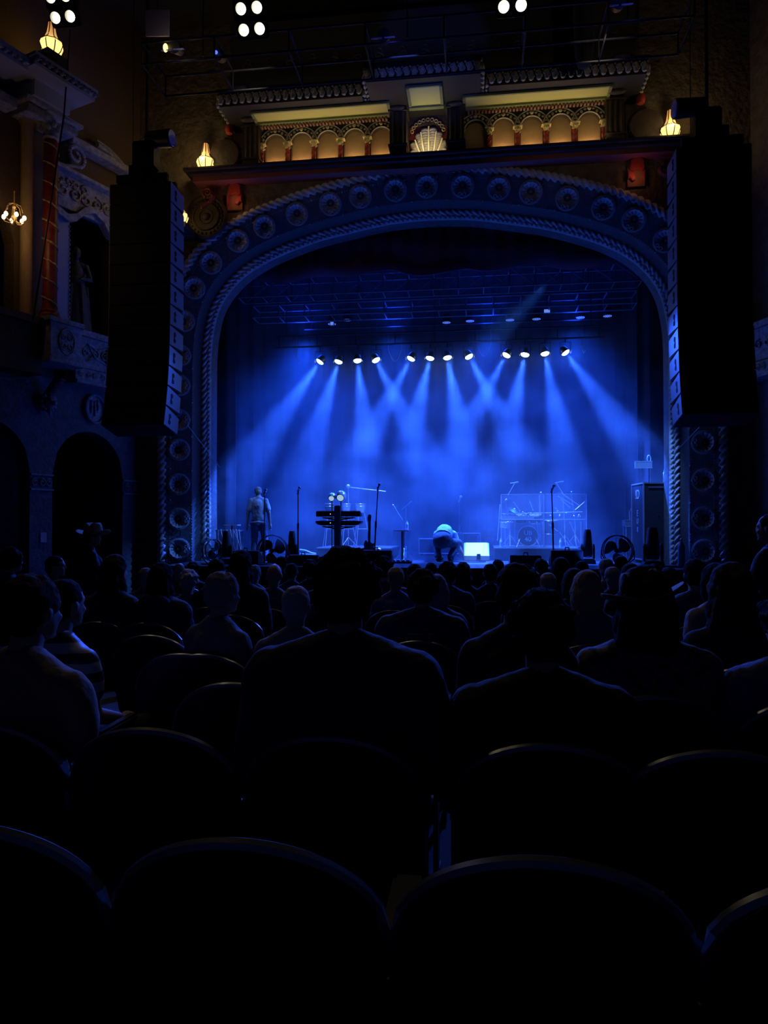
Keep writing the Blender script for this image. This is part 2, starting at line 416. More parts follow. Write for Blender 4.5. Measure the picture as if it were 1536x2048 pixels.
for k in range(-16, 17):
    s_ = half + (k) * spc
    if not (.3 < s_ < Lm[-1] - .3): continue
    if abs(s_ - half) > 6.2 and False: continue
    j = min(range(NP), key=lambda q: abs(Lm[q] - s_)); p = mid[j]; t = (mid[min(j + 1, NP - 1)] - mid[max(j - 1, 0)]).normalized(); nr = Vector((-t.y, t.x))
    r = ros0 if cnt == 0 else copy_tree(ros0)
    X = Vector((t.x, 0, t.y)); Z = Vector((nr.x, 0, nr.y)); Y = Z.cross(X)
    Rm = Matrix((X, Y, Z)).transposed()
    Rm = Matrix.Rotation(0, 3, 'X') if False else Rm
    tl = Matrix.Rotation(.5, 3, X)      # face follows the splay of the band
    r.matrix_local = Matrix.Translation((p.x, interp(SEC, .44) - .115, p.y)) @ (tl @ Rm).to_4x4()
    cnt += 1

# ------------------------------------------------------------------ ledge, loggia, niches and canopy over the arch
cor = thing('cornice_ledge', 'dark horizontal stone ledge over the arch carrying a lantern at each end', 'ledge', (XC, 0, 0))
m = MB(); m.box(-5.5, 5.5, 15.45, 16, 9.99, 10.05); m.box(-5.4, 5.4, 15.55, 16, 9.93, 9.99)
m.build('shelf', DARKWOOD, cor, smooth=0, bevel=.012)
m = MB(); m.box(-5.35, 5.35, 15.68, 16, 9.82, 9.93); m.build('bed_moulding', mat('terracotta_paint', (.3, .08, .06), .7), cor, smooth=0)
def scroll_bracket():
    m = MB(); pts = []
    for i in range(40):
        t = i / 39; a = t * 3.4 * PI; r = .02 + .13 * t
        pts.append((r * math.cos(a), 0, r * math.sin(a)))
    m.path(pts, [.025 + .03 * (i / 39) for i in range(40)], 8)
    for i in range(14):
        t = i / 13; m.ball((.16 - .24 * t + .08 * math.sin(t * 5), 0, -.12 - .36 * t), (.07 * (1 - .4 * t), .08, .06), 8, 6)
    return m
for sx in (-1, 1):
    b = scroll_bracket().build('scroll_bracket', mat('dull_red_paint', (.22, .04, .03), .7), cor); b.location = (sx * 5.05, 15.82, 9.62); b.scale = (-sx * .8, 1, .72)
# coloured side windows with red drapes under the ledge
for sx in (-1, 1):
    w = thing('wall_opening', ['small lit opening with red carved drape under the left lantern ledge', 'small lit opening with red carved drape under the right lantern ledge'][sx > 0], 'opening', (XC + sx * 4.45, 15.97, 9.58))
    MB().box(-.18, .18, -.02, .02, -.34, .14).build('lit_panel', mat('dull_terracotta', (.32, .13, .07), .8, vary=.2), w, smooth=0)
    m = MB(); m.prism([(-.15, .02), (-.12, .2), (-.05, .26), (.06, .27), (.15, .2), (.17, .02), (.12, -.04), (.03, .02), (-.06, -.03)], -.10, -.03)
    m.build('red_hood', REDP, w, smooth=0, bevel=.015)
    m = MB(); m.prism([(-.18 * sx, -.02), (-.06 * sx, -.06), (-.02 * sx, -.2), (-.08 * sx, -.24), (-.14 * sx, -.16), (-.18 * sx, -.2)], -.08, -.03)
    m.prism([(.18 * sx, .0), (.12 * sx, -.08), (.14 * sx, -.22), (.18 * sx, -.3)], -.08, -.03); m.build('side_drape', REDP, w, smooth=0, bevel=.01)
    MB().box(-.16, .22, -.16, -.03, .3, .335).build('pale_sill', STONE_L, w, smooth=0)
    light('opening_lamp', 'POINT', (XC + sx * 4.42, 15.72, 9.42), .6, (1, .42, .22), shadow_soft_size=.04)
# loggia
log = thing('loggia', 'row of arched niches and a central shell under a carved canopy above the arch', 'facade', (XC, 0, 0))
NX = [1.04 + .607 * i for i in range(5)]; ncs = [-x for x in NX[::-1]] + NX
HW = .235; ZB = 10.10; ZS = 10.63
def nz(x):
    for c in ncs:
        if abs(x - c) < HW: return ZS + math.sqrt(max(0, HW ** 2 - (x - c) ** 2))
    if abs(x) < .42: return ZS + .22
    return ZB
xs = [-3.8]
for c in ncs[:5]: xs += [c - HW + 2 * HW * i / 14 for i in range(15)]
xs += [-.42, .42]
for c in ncs[5:]: xs += [c - HW + 2 * HW * i / 14 for i in range(15)]
xs += [3.8]; xs = sorted(xs)
MB().wallcols(xs, nz, 11.2, 15.86, 15.99).build('arcade_wall', DARKWOOD, log, smooth=0)
for c in ncs:
    n_ = MB().box(c - HW - .02, c + HW + .02, 15.965, 15.995, ZB, 10.93).build('niche', OCHRE, log, smooth=0)
    a = MB(); M = Matrix.Translation((c, 15.85, ZS)) @ Matrix.Rotation(PI / 2, 4, 'X')
    a.torus((0, 0, 0), HW + .01, .014, 20, 6, M, 0, PI); a.torus((0, 0, 0), HW + .135, .014, 24, 6, M, 0, PI)
    a.box(c - HW - .135, c - HW + .0, 15.83, 15.87, ZS - .1, ZS - .075); a.box(c + HW, c + HW + .135, 15.83, 15.87, ZS - .1, ZS - .075)
    a.build('niche_rim', STONE_L, n_)
    a = MB()
    for k in range(11):
        an = PI * (k + .5) / 11; r = HW + .075 + .012 * math.cos(k * 3)
        a.ball((c + r * math.cos(an), 15.845, ZS + r * math.sin(an)), (.032, .018, .026 + .012 * (k % 2)), 8, 5)
    a.ball((c, 15.83, ZS + HW + .08), (.05, .02, .04), 8, 6); a.build('gilt_garland', GILT, n_)
for i in range(6):
    for sx in (-1, 1):
        x = sx * (1.04 - .3035 + .607 * i)
        if i == 5: x = sx * (NX[4] + .3035)
        q = MB(); tw = []
        q.cyl((x, 15.8, ZB), (x, 15.8, ZS - .13), .05, .046, 12); q.cyl((x, 15.8, ZB), (x, 15.8, ZB + .04), .065, .06, 12)
        for k in range(3):
            q.path([(x + .05 * math.cos(a + k * 2.1), 15.8 + .05 * math.sin(a + k * 2.1), ZB + .04 + .4 * a / 6.3) for a in [6.3 * j / 16 for j in range(17)]], .010, 5)
        c_ = q.build('colonnette', DARKRED, log)
        q = MB(); q.lathe([(.045, 0), (.06, .03), (.055, .06), (.085, .12), (.09, .14)], 12, Matrix.Translation((x, 15.8, ZS - .15)))
        q.box(x - .1, x + .1, 15.73, 15.87, ZS - .02, ZS + .01)
        for k in range(5): q.ball((x - .05 + .025 * k, 15.73, ZS - .09 + .02 * (k % 2)), (.014, .014, .03), 6, 4)
        q.build('capital', GILT, c_)
# shell niche
sh = MB(); vs = []; NA, NR = 126, 14
for i in range(NR + 1):
    u = i / NR
    for k in range(NA + 1):
        a = PI * .06 + PI * .88 * k / NA; w = abs(math.sin(7 * (k / NA) * PI))
        R = .60 * (1 - .09 * (1 - w ** .5) * u); x = R * u * math.cos(a) * .62; z = R * u * math.sin(a)
        y = .05 - .075 * w ** .5 * (.25 + .75 * u) - .03 * u
        x = x * (1 + .35 * (1 - u)); vs.append((x, y, z))
fs = [(i * (NA + 1) + k, i * (NA + 1) + k + 1, (i + 1) * (NA + 1) + k + 1, (i + 1) * (NA + 1) + k) for i in range(NR) for k in range(NA)]
shp = thing('shell_root', None, None)
COL.objects.unlink(shp); bpy.data.objects.remove(shp)
shell = MB()
# shell: seven fluted lobes fanning from the base, pale ribs between them
lob = [(-.34, .20), (-.335, .37), (-.22, .56), (-.085, .67), (.085, .67), (.22, .56), (.335, .37), (.34, .20)]
for (tx, tz) in lob:
    bx = tx * .55
    for j in range(12):
        u = j / 11; x = bx + (tx - bx) * u; z = .0 + (tz - .06) * u
        shell.ball((x, .02, z), (.045 + .05 * u, .035 + .045 * u, .06), 12, 8)
so_ = shell.build('shell', mat('shell_plaster', (.42, .36, .34), .6, bump=(40, .4, .01)), log); so_.location = (.02, 15.9, 10.13); so_.scale = (1, 1, 1)
rb = MB(); rx = [-.30, -.17, -.0, .17, .30]
for a_, (t1, t2) in zip(rx, ((-.40, .36), (-.2, .52), (0, .64), (.2, .52), (.40, .36))):
    rb.path([(a_ * .55, -.09, 0), (a_ * .8 , -.10, t2 * .5), (a_, -.1, t2)], [.012, .016, .018], 8)
rb.build('shell_rib', mat('shell_rib_paint', (.85, .78, .55), .5), so_)
MB().box(-.46, .46, 15.965, 15.995, ZB, 10.95).build('shell_backing', DARKRED, log, smooth=0)
g = MB()
for k in range(11):
    a = .25 + (PI - .5) * k / 10; g.torus((0, 0, 0), .035, .010, 10, 5, Matrix.Translation((.36 * math.cos(a), 15.84, 10.62 + .33 * math.sin(a))) @ Matrix.Rotation(PI / 2, 4, 'X'))
g.build('gilt_garland', GILT, log)
# pilasters flanking centre and ends
for x0, x1 in ((-.80, -.44), (.44, .80), (-4.15, -3.78), (3.78, 4.15)):
    p = MB(); p.box(x0, x1, 15.45 if abs(x0) < 1 else 15.6, 15.99, ZB, 11.45)
    for z in (10.2, 10.95, 11.05, 11.2): p.box(x0 - .03, x1 + .03, 15.4 if abs(x0) < 1 else 15.56, 15.99, z, z + .035)
    for k in range(3): p.cyl(((x0 + x1) / 2 - .1 + .1 * k, 15.45 if abs(x0) < 1 else 15.6, 10.25), ((x0 + x1) / 2 - .1 + .1 * k, 15.45 if abs(x0) < 1 else 15.6, 10.93), .03, .03, 8)
    p.build('pilaster', DARKWOOD, log, smooth=30)
    q = MB()
    for k in range(9):
        t = k / 8; y0 = 15.42 - .62 * (1 - math.cos(t * PI / 2)); z = 11.02 + .34 * math.sin(t * PI / 2)
        q.ball(((x0 + x1) / 2, y0, z), ((x1 - x0) / 2 + .01, .07, .07), 10, 6)
    q.build('console', DARKWOOD, log)
# scroll ends beside the loggia
for sx in (-1, 1):
    q = MB(); pts = []
    for i in range(50):
        t = i / 49; a = PI * .5 + t * 3.6 * PI; r = .36 * (1 - .8 * t)
        pts.append((sx * (4.62 + r * math.cos(a)), 15.78, 10.42 + r * math.sin(a)))
    q.path(pts, [.07 - .035 * i / 49 for i in range(50)], 8); q.cyl((sx * 4.62, 15.7, 10.42), (sx * 4.62, 15.95, 10.42), .34, .34, 28)
    q.build('side_volute', DARKWOOD, log)
    q = MB(); q.lathe([(0, 0), (.07, .02), (.1, .1), (.08, .2), (.03, .26), (0, .27)], 12, Matrix.Translation((sx * 4.5, 15.7, 10.86))); q.build('red_finial', REDP, log)
# soffits, underside lit from below
for x0, x1, y0, y1 in ((-3.78, -.84, 15.2, 15.55), (.84, 3.78, 15.2, 15.55), (-.31, .31, 14.72, 15.38)):
    MB().box(x0, x1, y0, y1, 11.005, 11.035).build('soffit_panel', YELLOWP, log, smooth=0)
    q = MB(); q.box(x0 - .06, x1 + .06, y1, y1 + .1, 10.96, 11.03)
    for a, b in ((x0 - .06, x0), (x1, x1 + .06)): q.box(a, b, y0 - .03, y1, 10.985, 11.03)
    q.box(x0 - .06, x1 + .06, y0 - .04, y0, 10.985, 11.03); q.build('olive_trim', OLIVE, log, smooth=0)
    if abs(x0) > .5:
        q = MB(); n = int((x1 - x0) / .075)
        for i in range(n):
            xx = x0 + .06 + (x1 - x0 - .12) * i / (n - 1); q.box(xx - .022, xx + .022, 15.6, 15.72, 10.92, 10.97); q.ball((xx, 15.62, 10.925), (.024, .02, .02), 6, 4)
        q.build('fringe_row', mat('maroon_plaster', (.22, .09, .07), .7), log)
# canopy cornices
def canopy(x0, x1, yf, z0, name_m):
    q = MB(); q.box(x0, x1, yf, 15.99, z0 + .24, z0 + .32); q.box(x0 + .05, x1 - .05, yf + .08, 15.99, z0 - .02, z0 + .24)
    c = q.build('cornice', mat('near_black_timber', (.014, .01, .01), .7), log, smooth=0)
    q = MB(); n = int((x1 - x0) / .155)
    def acan(M):
        q.ball((0, -.02, .0), (.06, .06, .11), 8, 6, M); q.torus((0, 0, 0), .036, .015, 10, 5, M @ Matrix.Translation((-.035, -.05, .03)) @ Matrix.Rotation(PI / 2, 4, 'X'))
        q.torus((0, 0, 0), .03, .013, 10, 5, M @ Matrix.Translation((.035, -.05, -.03)) @ Matrix.Rotation(PI / 2, 4, 'X')); q.ball((0, -.045, -.09), (.05, .03, .03), 8, 5, M); q.ball((0.07, -.03, .1), (.025, .02, .02), 6, 4, M)
    for i in range(n): acan(Matrix.Translation((x0 + .1 + (x1 - x0 - .2) * i / (n - 1), yf + .06, z0 + .11)))
    for sx, xe in ((-1, x0), (1, x1)):
        ny = int((15.9 - yf) / .155)
        for i in range(ny): acan(Matrix.Translation((xe - sx * .04, yf + .14 + .155 * i, z0 + .11)) @ Matrix.Rotation(sx * PI / 2, 4, 'Z'))
    q.build('carved_frieze', name_m, c)
    return c
CARVED = mat('carved_cream_plaster', (.34, .31, .24), .6, bump=(50, .5, .01), vary=.35, vscale=14)
canopy(-4.5, -1.28, 14.85, 11.06, CARVED); canopy(1.28, 4.5, 14.85, 11.06, CARVED); canopy(-1.22, 1.2, 14.4, 11.06, CARVED)
# upper attic frieze with faint scrolls above the canopy
q = MB(); q.box(-4.3, 4.3, 15.2, 15.99, 11.38, 13.0); q.build('attic_block', mat('dim_olive_plaster', (.07, .065, .045), .8, bump=(20, .4, .02)), log, smooth=0)
q = MB()
for i in range(17):
    x = -3.9 + i * .487; sx = 1 if i % 2 else -1; pts = []
    for j in range(30):
        t = j / 29; a = t * 3 * PI; r = .035 + .09 * t; pts.append((x + sx * r * math.cos(a), 15.18, 12.15 + r * math.sin(a) - .12 * t * t * 2))
    q.path(pts, [.012 + .012 * j / 29 for j in range(30)], 6)
q.build('scroll_relief', mat('dim_gilt', (.16, .14, .08), .7), log)
# lamps hidden on the ledge: warm uplights for each niche, shell and soffit
for c in ncs:
    dim = .35 if abs(c - 1.04) < .1 else 1.0
    if dim < 1: continue
    light('niche_uplight', 'AREA', (XC + c, 15.91, ZB + .012), 3.4, (1, .64, .3), (XC + c, 16.2, ZB + .5), shape='RECTANGLE', size=.36, size_y=.04)
light('shell_uplight', 'AREA', (XC, 15.60, ZB + .02), 2.6, (1, .78, .42), (XC, 15.9, 10.7), shape='RECTANGLE', size=.6, size_y=.05)
for c, p in ((-2.3, 3.6), (2.6, 3.6)):
    light('soffit_uplight', 'AREA', (XC + c, 15.5, ZB + .02), p, (1, .95, .45), (XC + c, 15.25, 11.3), shape='RECTANGLE', size=2.4, size_y=.05)
light('soffit_uplight', 'AREA', (XC, 15.5, ZB + .03), 2.2, (1, .95, .45), (XC, 15.2, 11.3), shape='RECTANGLE', size=.3, size_y=.05)

# ------------------------------------------------------------------ lanterns
def lantern(loc, label, s=1.0, power=9, group=None, tint=(1, .72, .3)):
    t = thing('lantern', label, 'lantern', loc, random.random(), group)
    prof = [(.085, .02), (.135, .09), (.165, .2), (.15, .27), (.10, .33), (.075, .42), (.058, .55), (.05, .64)]
    prof = [(r * s * 1.28, z * s) for r, z in prof]
    m = MB(); m.lathe(prof, 8); m.build('glass_panels', lantern_glass(), t, smooth=0)
    m = MB()
    for k in range(8):
        a = 2 * PI * k / 8; m.path([(r * 1.02 * math.cos(a), r * 1.02 * math.sin(a), z) for r, z in prof], .010 * s, 5)
    m.torus((0, 0, .27 * s), .194 * s, .008 * s, 8, 6); m.torus((0, 0, .02 * s), .109 * s, .012 * s, 8, 6); m.torus((0, 0, .64 * s), .066 * s, .012 * s, 8, 6)
    m.build('frame', DKMETAL, t)
    m = MB(); m.lathe([(.0, 0), (.1 * s, 0), (.09 * s, .03 * s), (.0, .035 * s)], 16); m.build('base', DKMETAL, t)
    m = MB(); m.lathe([(.066 * s, .64 * s), (.03 * s, .67 * s), (0, .69 * s)], 8); m.build('cap', DKMETAL, t)
    light('lantern_light', 'POINT', (loc[0], loc[1] - .26, loc[2] + .25 * s), power, tint, shadow_soft_size=.12)
    return t
def lantern_glass():
    if 'amber_glass' in MATS: return MATS['amber_glass']
    m = bpy.data.materials.new('amber_glass'); m.use_nodes = True; MATS['amber_glass'] = m; nt = m.node_tree; b = nt.nodes['Principled BSDF']
    b.inputs['Base Color'].default_value = (.9, .6, .25, 1); b.inputs['Roughness'].default_value = .3
    tc = nt.nodes.new('ShaderNodeTexCoord'); sp = nt.nodes.new('ShaderNodeSeparateXYZ'); nt.links.new(tc.outputs['Object'], sp.inputs[0])
    r = nt.nodes.new('ShaderNodeValToRGB'); mr = nt.nodes.new('ShaderNodeMapRange'); mr.inputs[2].default_value = .68; nt.links.new(sp.outputs['Z'], mr.inputs[0]); nt.links.new(mr.outputs[0], r.inputs[0])
    e = r.color_ramp.elements; e[0].position = 0; e[0].color = (1, .62, .16, 1); e[1].position = 1; e[1].color = (1, .36, .10, 1); x = e.new(.3); x.color = (1, .66, .2, 1); x = e.new(.6); x.color = (1, .5, .15, 1)
    st = nt.nodes.new('ShaderNodeValToRGB'); nt.links.new(mr.outputs[0], st.inputs[0]); e = st.color_ramp.elements; e[0].color = (1, 1, 1, 1); e[1].color = (.2, .2, .2, 1); x = e.new(.25); x.color = (.9, .9, .9, 1); x = e.new(.55); x.color = (.35, .35, .35, 1)
    mu = nt.nodes.new('ShaderNodeMath'); mu.operation = 'MULTIPLY'; mu.inputs[1].default_value = 2.1; nt.links.new(st.outputs[0], mu.inputs[0])
    nt.links.new(r.outputs[0], b.inputs['Emission Color']); nt.links.new(mu.outputs[0], b.inputs['Emission Strength'])
    return m
lantern((XC - 5.06, 15.72, 10.06), 'glowing amber glass lantern on the left end of the ledge over the arch', 1.0)
lantern((XC + 5.10, 15.72, 10.06), 'glowing amber glass lantern on the right end of the ledge over the arch', 1.0)
p = Py(360, 450, 15.4); lantern((p.x, 15.4, p.z), 'amber glass lantern half hidden behind the left loudspeaker array', .9, 6)
t_ = thing('lantern_shelf', 'small stone shelf holding the lantern beside the left loudspeaker array', 'shelf', (p.x, 15.4, p.z - .12))
MB().box(-.25, .2, -.18, .6, 0, .115).build('slab', DARKWOOD, t_, smooth=0); MB().lathe([(.02, -.3), (.08, -.2), (.14, 0)], 12).build('corbel', DARKWOOD, t_)
# round shield relief under the left lantern
t_ = thing('round_relief', 'large dark round carved shield on the wall below the left lantern', 'relief', (Py(414, 436, 15.9).x, 15.9, Py(414, 436, 15.9).z), rot=(PI / 2, 0, 0))
m = MB(); m.lathe([(0, .06), (.25, .08), (.42, .05), (.46, .1), (.5, .08), (.5, 0), (0, 0)], 36)
m.torus((0, 0, .08), .3, .02, 30, 6); m.torus((0, 0, .08), .16, .02, 24, 6)
m.ball((0, 0, .08), (.09, .09, .05), 14, 8)
for k in range(24): m.ball((.38 * math.cos(k * .2618), .38 * math.sin(k * .2618), .06), (.03, .03, .025), 8, 6)
m.build('disc', DARKWOOD, t_)

# ------------------------------------------------------------------ splayed side wall of the house (left, and its mirror on the right)
def side_frame(name, label, cat, mirror=False, group=None, off=(0, 0, 0)):
    if not mirror:
        b = Vector((-7.9, 16, 0)); rz = math.radians(70); sx = 1
    else:
        b = Vector((5.68, 16, 0)); rz = -math.radians(70); sx = -1
    M = Matrix.Rotation(rz, 3, 'Z'); w = b + M @ Vector((off[0] * sx, off[1], off[2]))
    return thing(name, label, cat, w, rz, group)
def side_world(s, o, z): return Vector((-7.9, 16, 0)) + Matrix.Rotation(math.radians(70), 3, 'Z') @ Vector((s, -o, z))
for mir in (False, True):
    sg = -1 if mir else 1
    fr_ = thing('wall_right' if mir else 'wall_left', None, None, (5.68, 16, 0) if mir else (-7.9, 16, 0), -math.radians(70) if mir else math.radians(70), kind='structure')
    fr_['label'] = 'splayed side wall with arches and balcony tier, %s of the stage' % ('right' if mir else 'left')
    arches = [(-1.37, .92), (-3.73, .92), (-6.1, .92), (-8.5, .92)]
    def zlow(x):
        x = x * sg
        for c, h in arches:
            if abs(x - c) < h: return 3.05 + math.sqrt(max(0, h * h - (x - c) ** 2)) * 1.05
        return -.4
    xs = [-20, 1.0]
    for c, h in arches: xs += [c - h + 2 * h * i / 20 for i in range(21)]
    xs = sorted(x * sg for x in xs)
    MB().wallcols(xs, zlow, 5.0, 0, .35).build('arcade_tier', mat('blue_grey_stucco', (.13, .13, .14), .85, bump=(14, .7, .04), vary=.25), fr_, smooth=0)
    # dark passage behind arches
    a, b = sorted((-20 * sg, 1.0 * sg)); MB().box(a, b, 1.6, 1.8, -.4, 5).build('passage_back', BLACKM, fr_, smooth=0)
    def zup(x):
        x = x * sg
        if -1.95 < x < -.93: return 8.62 + .12 * math.sin((x + 1.95) / 1.02 * PI)
        if -5.6 < x < -3.2: return 7.5 + math.sqrt(max(0, 1.2 ** 2 - (x + 4.4) ** 2)) * .75
        return 5.0
    xs = [-20, 1.0] + [-1.95 + 1.02 * i / 10 for i in range(11)] + [-5.6 + 2.4 * i / 24 for i in range(25)]
    MB().wallcols(sorted(x * sg for x in xs), zup, 13.6, 0.0, .3).build('upper_tier', mat('amber_plaster', (.12, .075, .04), .85, bump=(14, .5, .03)) if not mir else STUCCO, fr_, smooth=0)
    a, b = sorted((-2.3 * sg, -.6 * sg)); MB().box(a, b, .75, .8, 5, 9).build('niche_back', DARKWOOD, fr_, smooth=0)
    a, b = sorted((-20 * sg, -2.9 * sg)); MB().box(a, b, 2.0, 2.1, 5, 9).build('balcony_back', BLACKM, fr_, smooth=0)

FRIEZE = mat('carved_blue_grey', (.3, .3, .32), .6, bump=(30, .6, .02), vary=.4, vscale=12)
def scrolls(m, x0, x1, z, r, y, n, flip=1):
    for i in range(n):
        x = x0 + (x1 - x0) * (i + .5) / n; s = 1 if i % 2 else -1; pts = []
        for j in range(22):
            t = j / 21; a = t * 2.6 * PI; rr = r * (.2 + .8 * t); pts.append((x + s * rr * math.cos(a), y, z + flip * rr * math.sin(a)))
        m.path(pts, r * .16, 6)
# frieze bands at the arch springing
for i, (a, b) in enumerate(((-2.81, -2.29), (-.45, .02))):
    t = side_frame('frieze_band', ['carved frieze band on the wall between the two left arches', 'carved frieze band between the left arch and the proscenium'][i], 'relief')
    m = MB(); m.box(a, b, -.05, 0, 2.7, 2.73); m.box(a, b, -.05, 0, 3.0, 3.03); m.build('edge_moulding', FRIEZE, t, smooth=0)
    m = MB(); scrolls(m, a + .02, b - .02, 2.86, .085, -.03, 3 if i == 0 else 2); m.build('carving', FRIEZE, t)
# medallion
t = side_frame('medallion', 'oval carved medallion with figures on the wall above the left arch', 'relief', off=(-1.29, -.02, 4.52)); t.rotation_euler = (PI / 2, 0, math.radians(70))
m = MB(); M = Matrix.Diagonal((.27, .33, 1, 1)); m.lathe([(0, .03), (.8, .03), (.88, .08), (.96, .07), (1.0, 0), (0, 0)], 40, M)
for x, z, rx, rz in ((-.09, .02, .035, .13), (.0, -.02, .03, .15), (.08, .04, .035, .12), (-.09, .16, .03, .03), (0, .15, .028, .03), (.08, .18, .03, .03), (.04, -.05, .07, .02)): m.ball((x, z, .04), (rx, rz, .035), 10, 6)
m.build('disc', FRIEZE, t)
# balcony ledge with pedestal and carved front
t = side_frame('balcony_ledge', 'carved balcony front with shield panel below the statue niche', 'balcony')
m = MB(); m.box(-2.05, .3, -.4, 0, 5.95, 6.08); m.box(-2.05, .3, -.34, 0, 5.3, 5.95); m.box(-2.05, .3, -.42, 0, 4.95, 5.02); m.box(-2.05, .3, -.36, 0, 5.02, 5.28); m.box(-2.05, .3, -.4, 0, 5.28, 5.33)
m.build('parapet', FRIEZE, t, smooth=0, bevel=.01)
m = MB(); m.path([(-1.75, -.36, 5.8), (-1.5, -.36, 5.72), (-1.2, -.36, 5.82), (-.9, -.36, 5.7), (-.7, -.36, 5.62), (-.9, -.36, 5.5), (-1.2, -.36, 5.45), (-1.5, -.36, 5.52), (-1.75, -.36, 5.45), (-1.6, -.36, 5.62)], .015, 6, True)
m.ball((-1.15, -.37, 5.6), (.13, .07, .2), 14, 8); scrolls(m, -1.9, -.2, 5.62, .1, -.36, 7); scrolls(m, -2.0, .2, 5.15, .07, -.38, 12); m.build('carving', FRIEZE, t)
t = side_frame('column_pedestal', 'panelled pedestal under the red twisted column', 'pedestal')
m = MB(); m.box(-2.85, -2.1, -.62, -.44, 5.3, 6.0); m.box(-2.9, -2.06, -.66, 0, 6.0, 6.1); m.box(-2.9, -2.06, -.66, 0, 5.2, 5.3); m.box(-2.85, -2.1, -.44, 0, 5.3, 6.0); m.build('block', FRIEZE, t, smooth=0, bevel=.01)
m = MB(); M = Matrix.Translation((-2.47, -.63, 5.65)) @ Matrix.Rotation(PI / 2, 4, 'X'); m.torus((0, 0, 0), .2, .014, 24, 6, M @ Matrix.Diagonal((.9, 1.3, 1, 1))); scrolls(m, -2.6, -2.34, 5.75, .08, -.63, 2); scrolls(m, -2.6, -2.34, 5.55, .08, -.63, 2, -1); m.build('carving', FRIEZE, t)
t = side_frame('balcony_ledge', 'dark plain balcony front at the left edge below the chandelier', 'balcony')
m = MB(); m.box(-12, -2.9, -.5, 0, 5.9, 6.04); m.box(-12, -2.9, -.44, 0, 5.0, 5.9); m.box(-12, -2.9, -.5, 0, 4.93, 5.02); m.build('parapet', DARKWOOD, t, smooth=0)
# lion corbel with bracket
t = side_frame('corbel', 'carved lion head corbel hanging under the pedestal', 'corbel', off=(-2.5, -.05, 4.95))
m = MB()
for k in range(10):
    u = k / 9; m.ball((0, -.34 * (1 - u) ** 1.2 - .06, -.04 - .3 * u), (.13 - .03 * u, .09, .05), 10, 6)
m.build('bracket', DARKWOOD, t)
m = MB(); m.ball((0, -.13, -.47), (.13, .12, .14), 14, 10); m.ball((0, -.25, -.5), (.06, .06, .05), 10, 6); m.ball((-.11, -.12, -.36), (.035, .03, .035), 8, 5); m.ball((.11, -.12, -.36), (.035, .03, .035), 8, 5)
for k in range(12): m.ball((.16 * math.cos(k * .52), -.08, -.47 + .17 * math.sin(k * .52)), (.04, .05, .04), 8, 5)
m.ball((-.05, -.235, -.44), .018, 8, 5); m.ball((.05, -.235, -.44), .018, 8, 5); m.ball((0, -.13, -.68), (.03, .03, .08), 8, 6); m.build('lion_head', FRIEZE, t)
# twisted column
t = side_frame('twisted_column', 'dark red column wound with a gilded spiral band at the left', 'column', off=(-2.66, -.35, 6.1))
m = MB(); m.lathe([(.2, 0), (.2, .06), (.17, .1), (.18, .14), (.14, .18), (.135, .25), (.135, 3.55), (.12, 3.6)], 20); m.build('shaft', DARKRED, t)
m = MB(); pts = []
for i in range(300):
    a = i / 300 * 8.6 * 2 * PI; pts.append((.137 * math.cos(-a), .137 * math.sin(-a), .2 + 3.35 * i / 300))
m.path(pts, [.013 + .012 * (math.sin(i * 1.15) > 0) for i in range(300)], 6); m.build('gilded_spiral', GILT, t)
m = MB(); m.lathe([(.12, 3.58), (.16, 3.62), (.14, 3.66), (.15, 3.8), (.22, 3.98), (.24, 4.0)], 16)
for k in range(10): m.ball((.17 * math.cos(k * .628), .17 * math.sin(k * .628), 3.8 + .07 * (k % 2)), (.05, .05, .08), 8, 5)
m.box(-.27, .27, -.27, .27, 4.0, 4.07); m.build('capital', FRIEZE, t)
t2 = side_frame('engaged_column', 'plain amber-lit half column left of the twisted column', 'column', off=(-3.02, -.12, 6.04)); t2['label'] = 'plain amber-lit half column left of the twisted column'
m = MB(); m.lathe([(.16, 0), (.13, .08), (.12, .14), (.12, 3.8), (.16, 3.9), (.2, 4.0)], 16); m.build('shaft', OCHRE, t2)
# entablature above the columns, stepped
t = side_frame('entablature', 'blue lit stepped entablature over the side wall columns', 'entablature')
m = MB(); m.box(-3.4, -2.1, -.62, 0, 10.12, 10.2); m.box(-3.3, -2.2, -.5, 0, 9.95, 10.12); m.box(-12, -3.4, -.35, 0, 9.95, 10.15); m.box(-2.1, .4, -.3, 0, 9.95, 10.1); m.build('mouldings', FRIEZE, t, smooth=0, bevel=.01)
m = MB()
for i in range(60): m.box(-3.3 + i * .019 - .005, -3.3 + i * .019 + .005, -.54, -.5, 9.98, 10.09)
m.build('dentils', FRIEZE, t, smooth=0)
# top cornice with soffit
t = side_frame('wall_cornice', 'large projecting carved cornice at the top of the left wall', 'cornice')
m = MB(); m.box(-12, -3.62, -.95, 0, 10.4, 10.5); m.box(-12, -3.62, -1.0, 0, 10.5, 10.62); m.box(-3.62, -2.2, -1.15, 0, 10.66, 10.72); m.box(-3.6, -2.24, -1.1, 0, 10.5, 10.56); m.box(-3.3, -2.5, -.7, 0, 10.2, 10.5)
m.build('soffit', mat('pale_blue_grey_paint', (.34, .36, .4), .6), t, smooth=0)
m = MB()
for i in range(11):
    x = -3.56 + i * .13; m.ball((x, -1.12, 10.61), (.045, .04, .055), 8, 5); m.torus((0, 0, 0), .03, .012, 8, 5, Matrix.Translation((x + .03, -1.16, 10.62)) @ Matrix.Rotation(PI / 2, 4, 'X'))
for i in range(24):
    x = -6.6 + i * .125; m.ball((x, -.98, 10.5), (.045, .04, .055), 8, 5)
m.build('carved_frieze', FRIEZE, t)
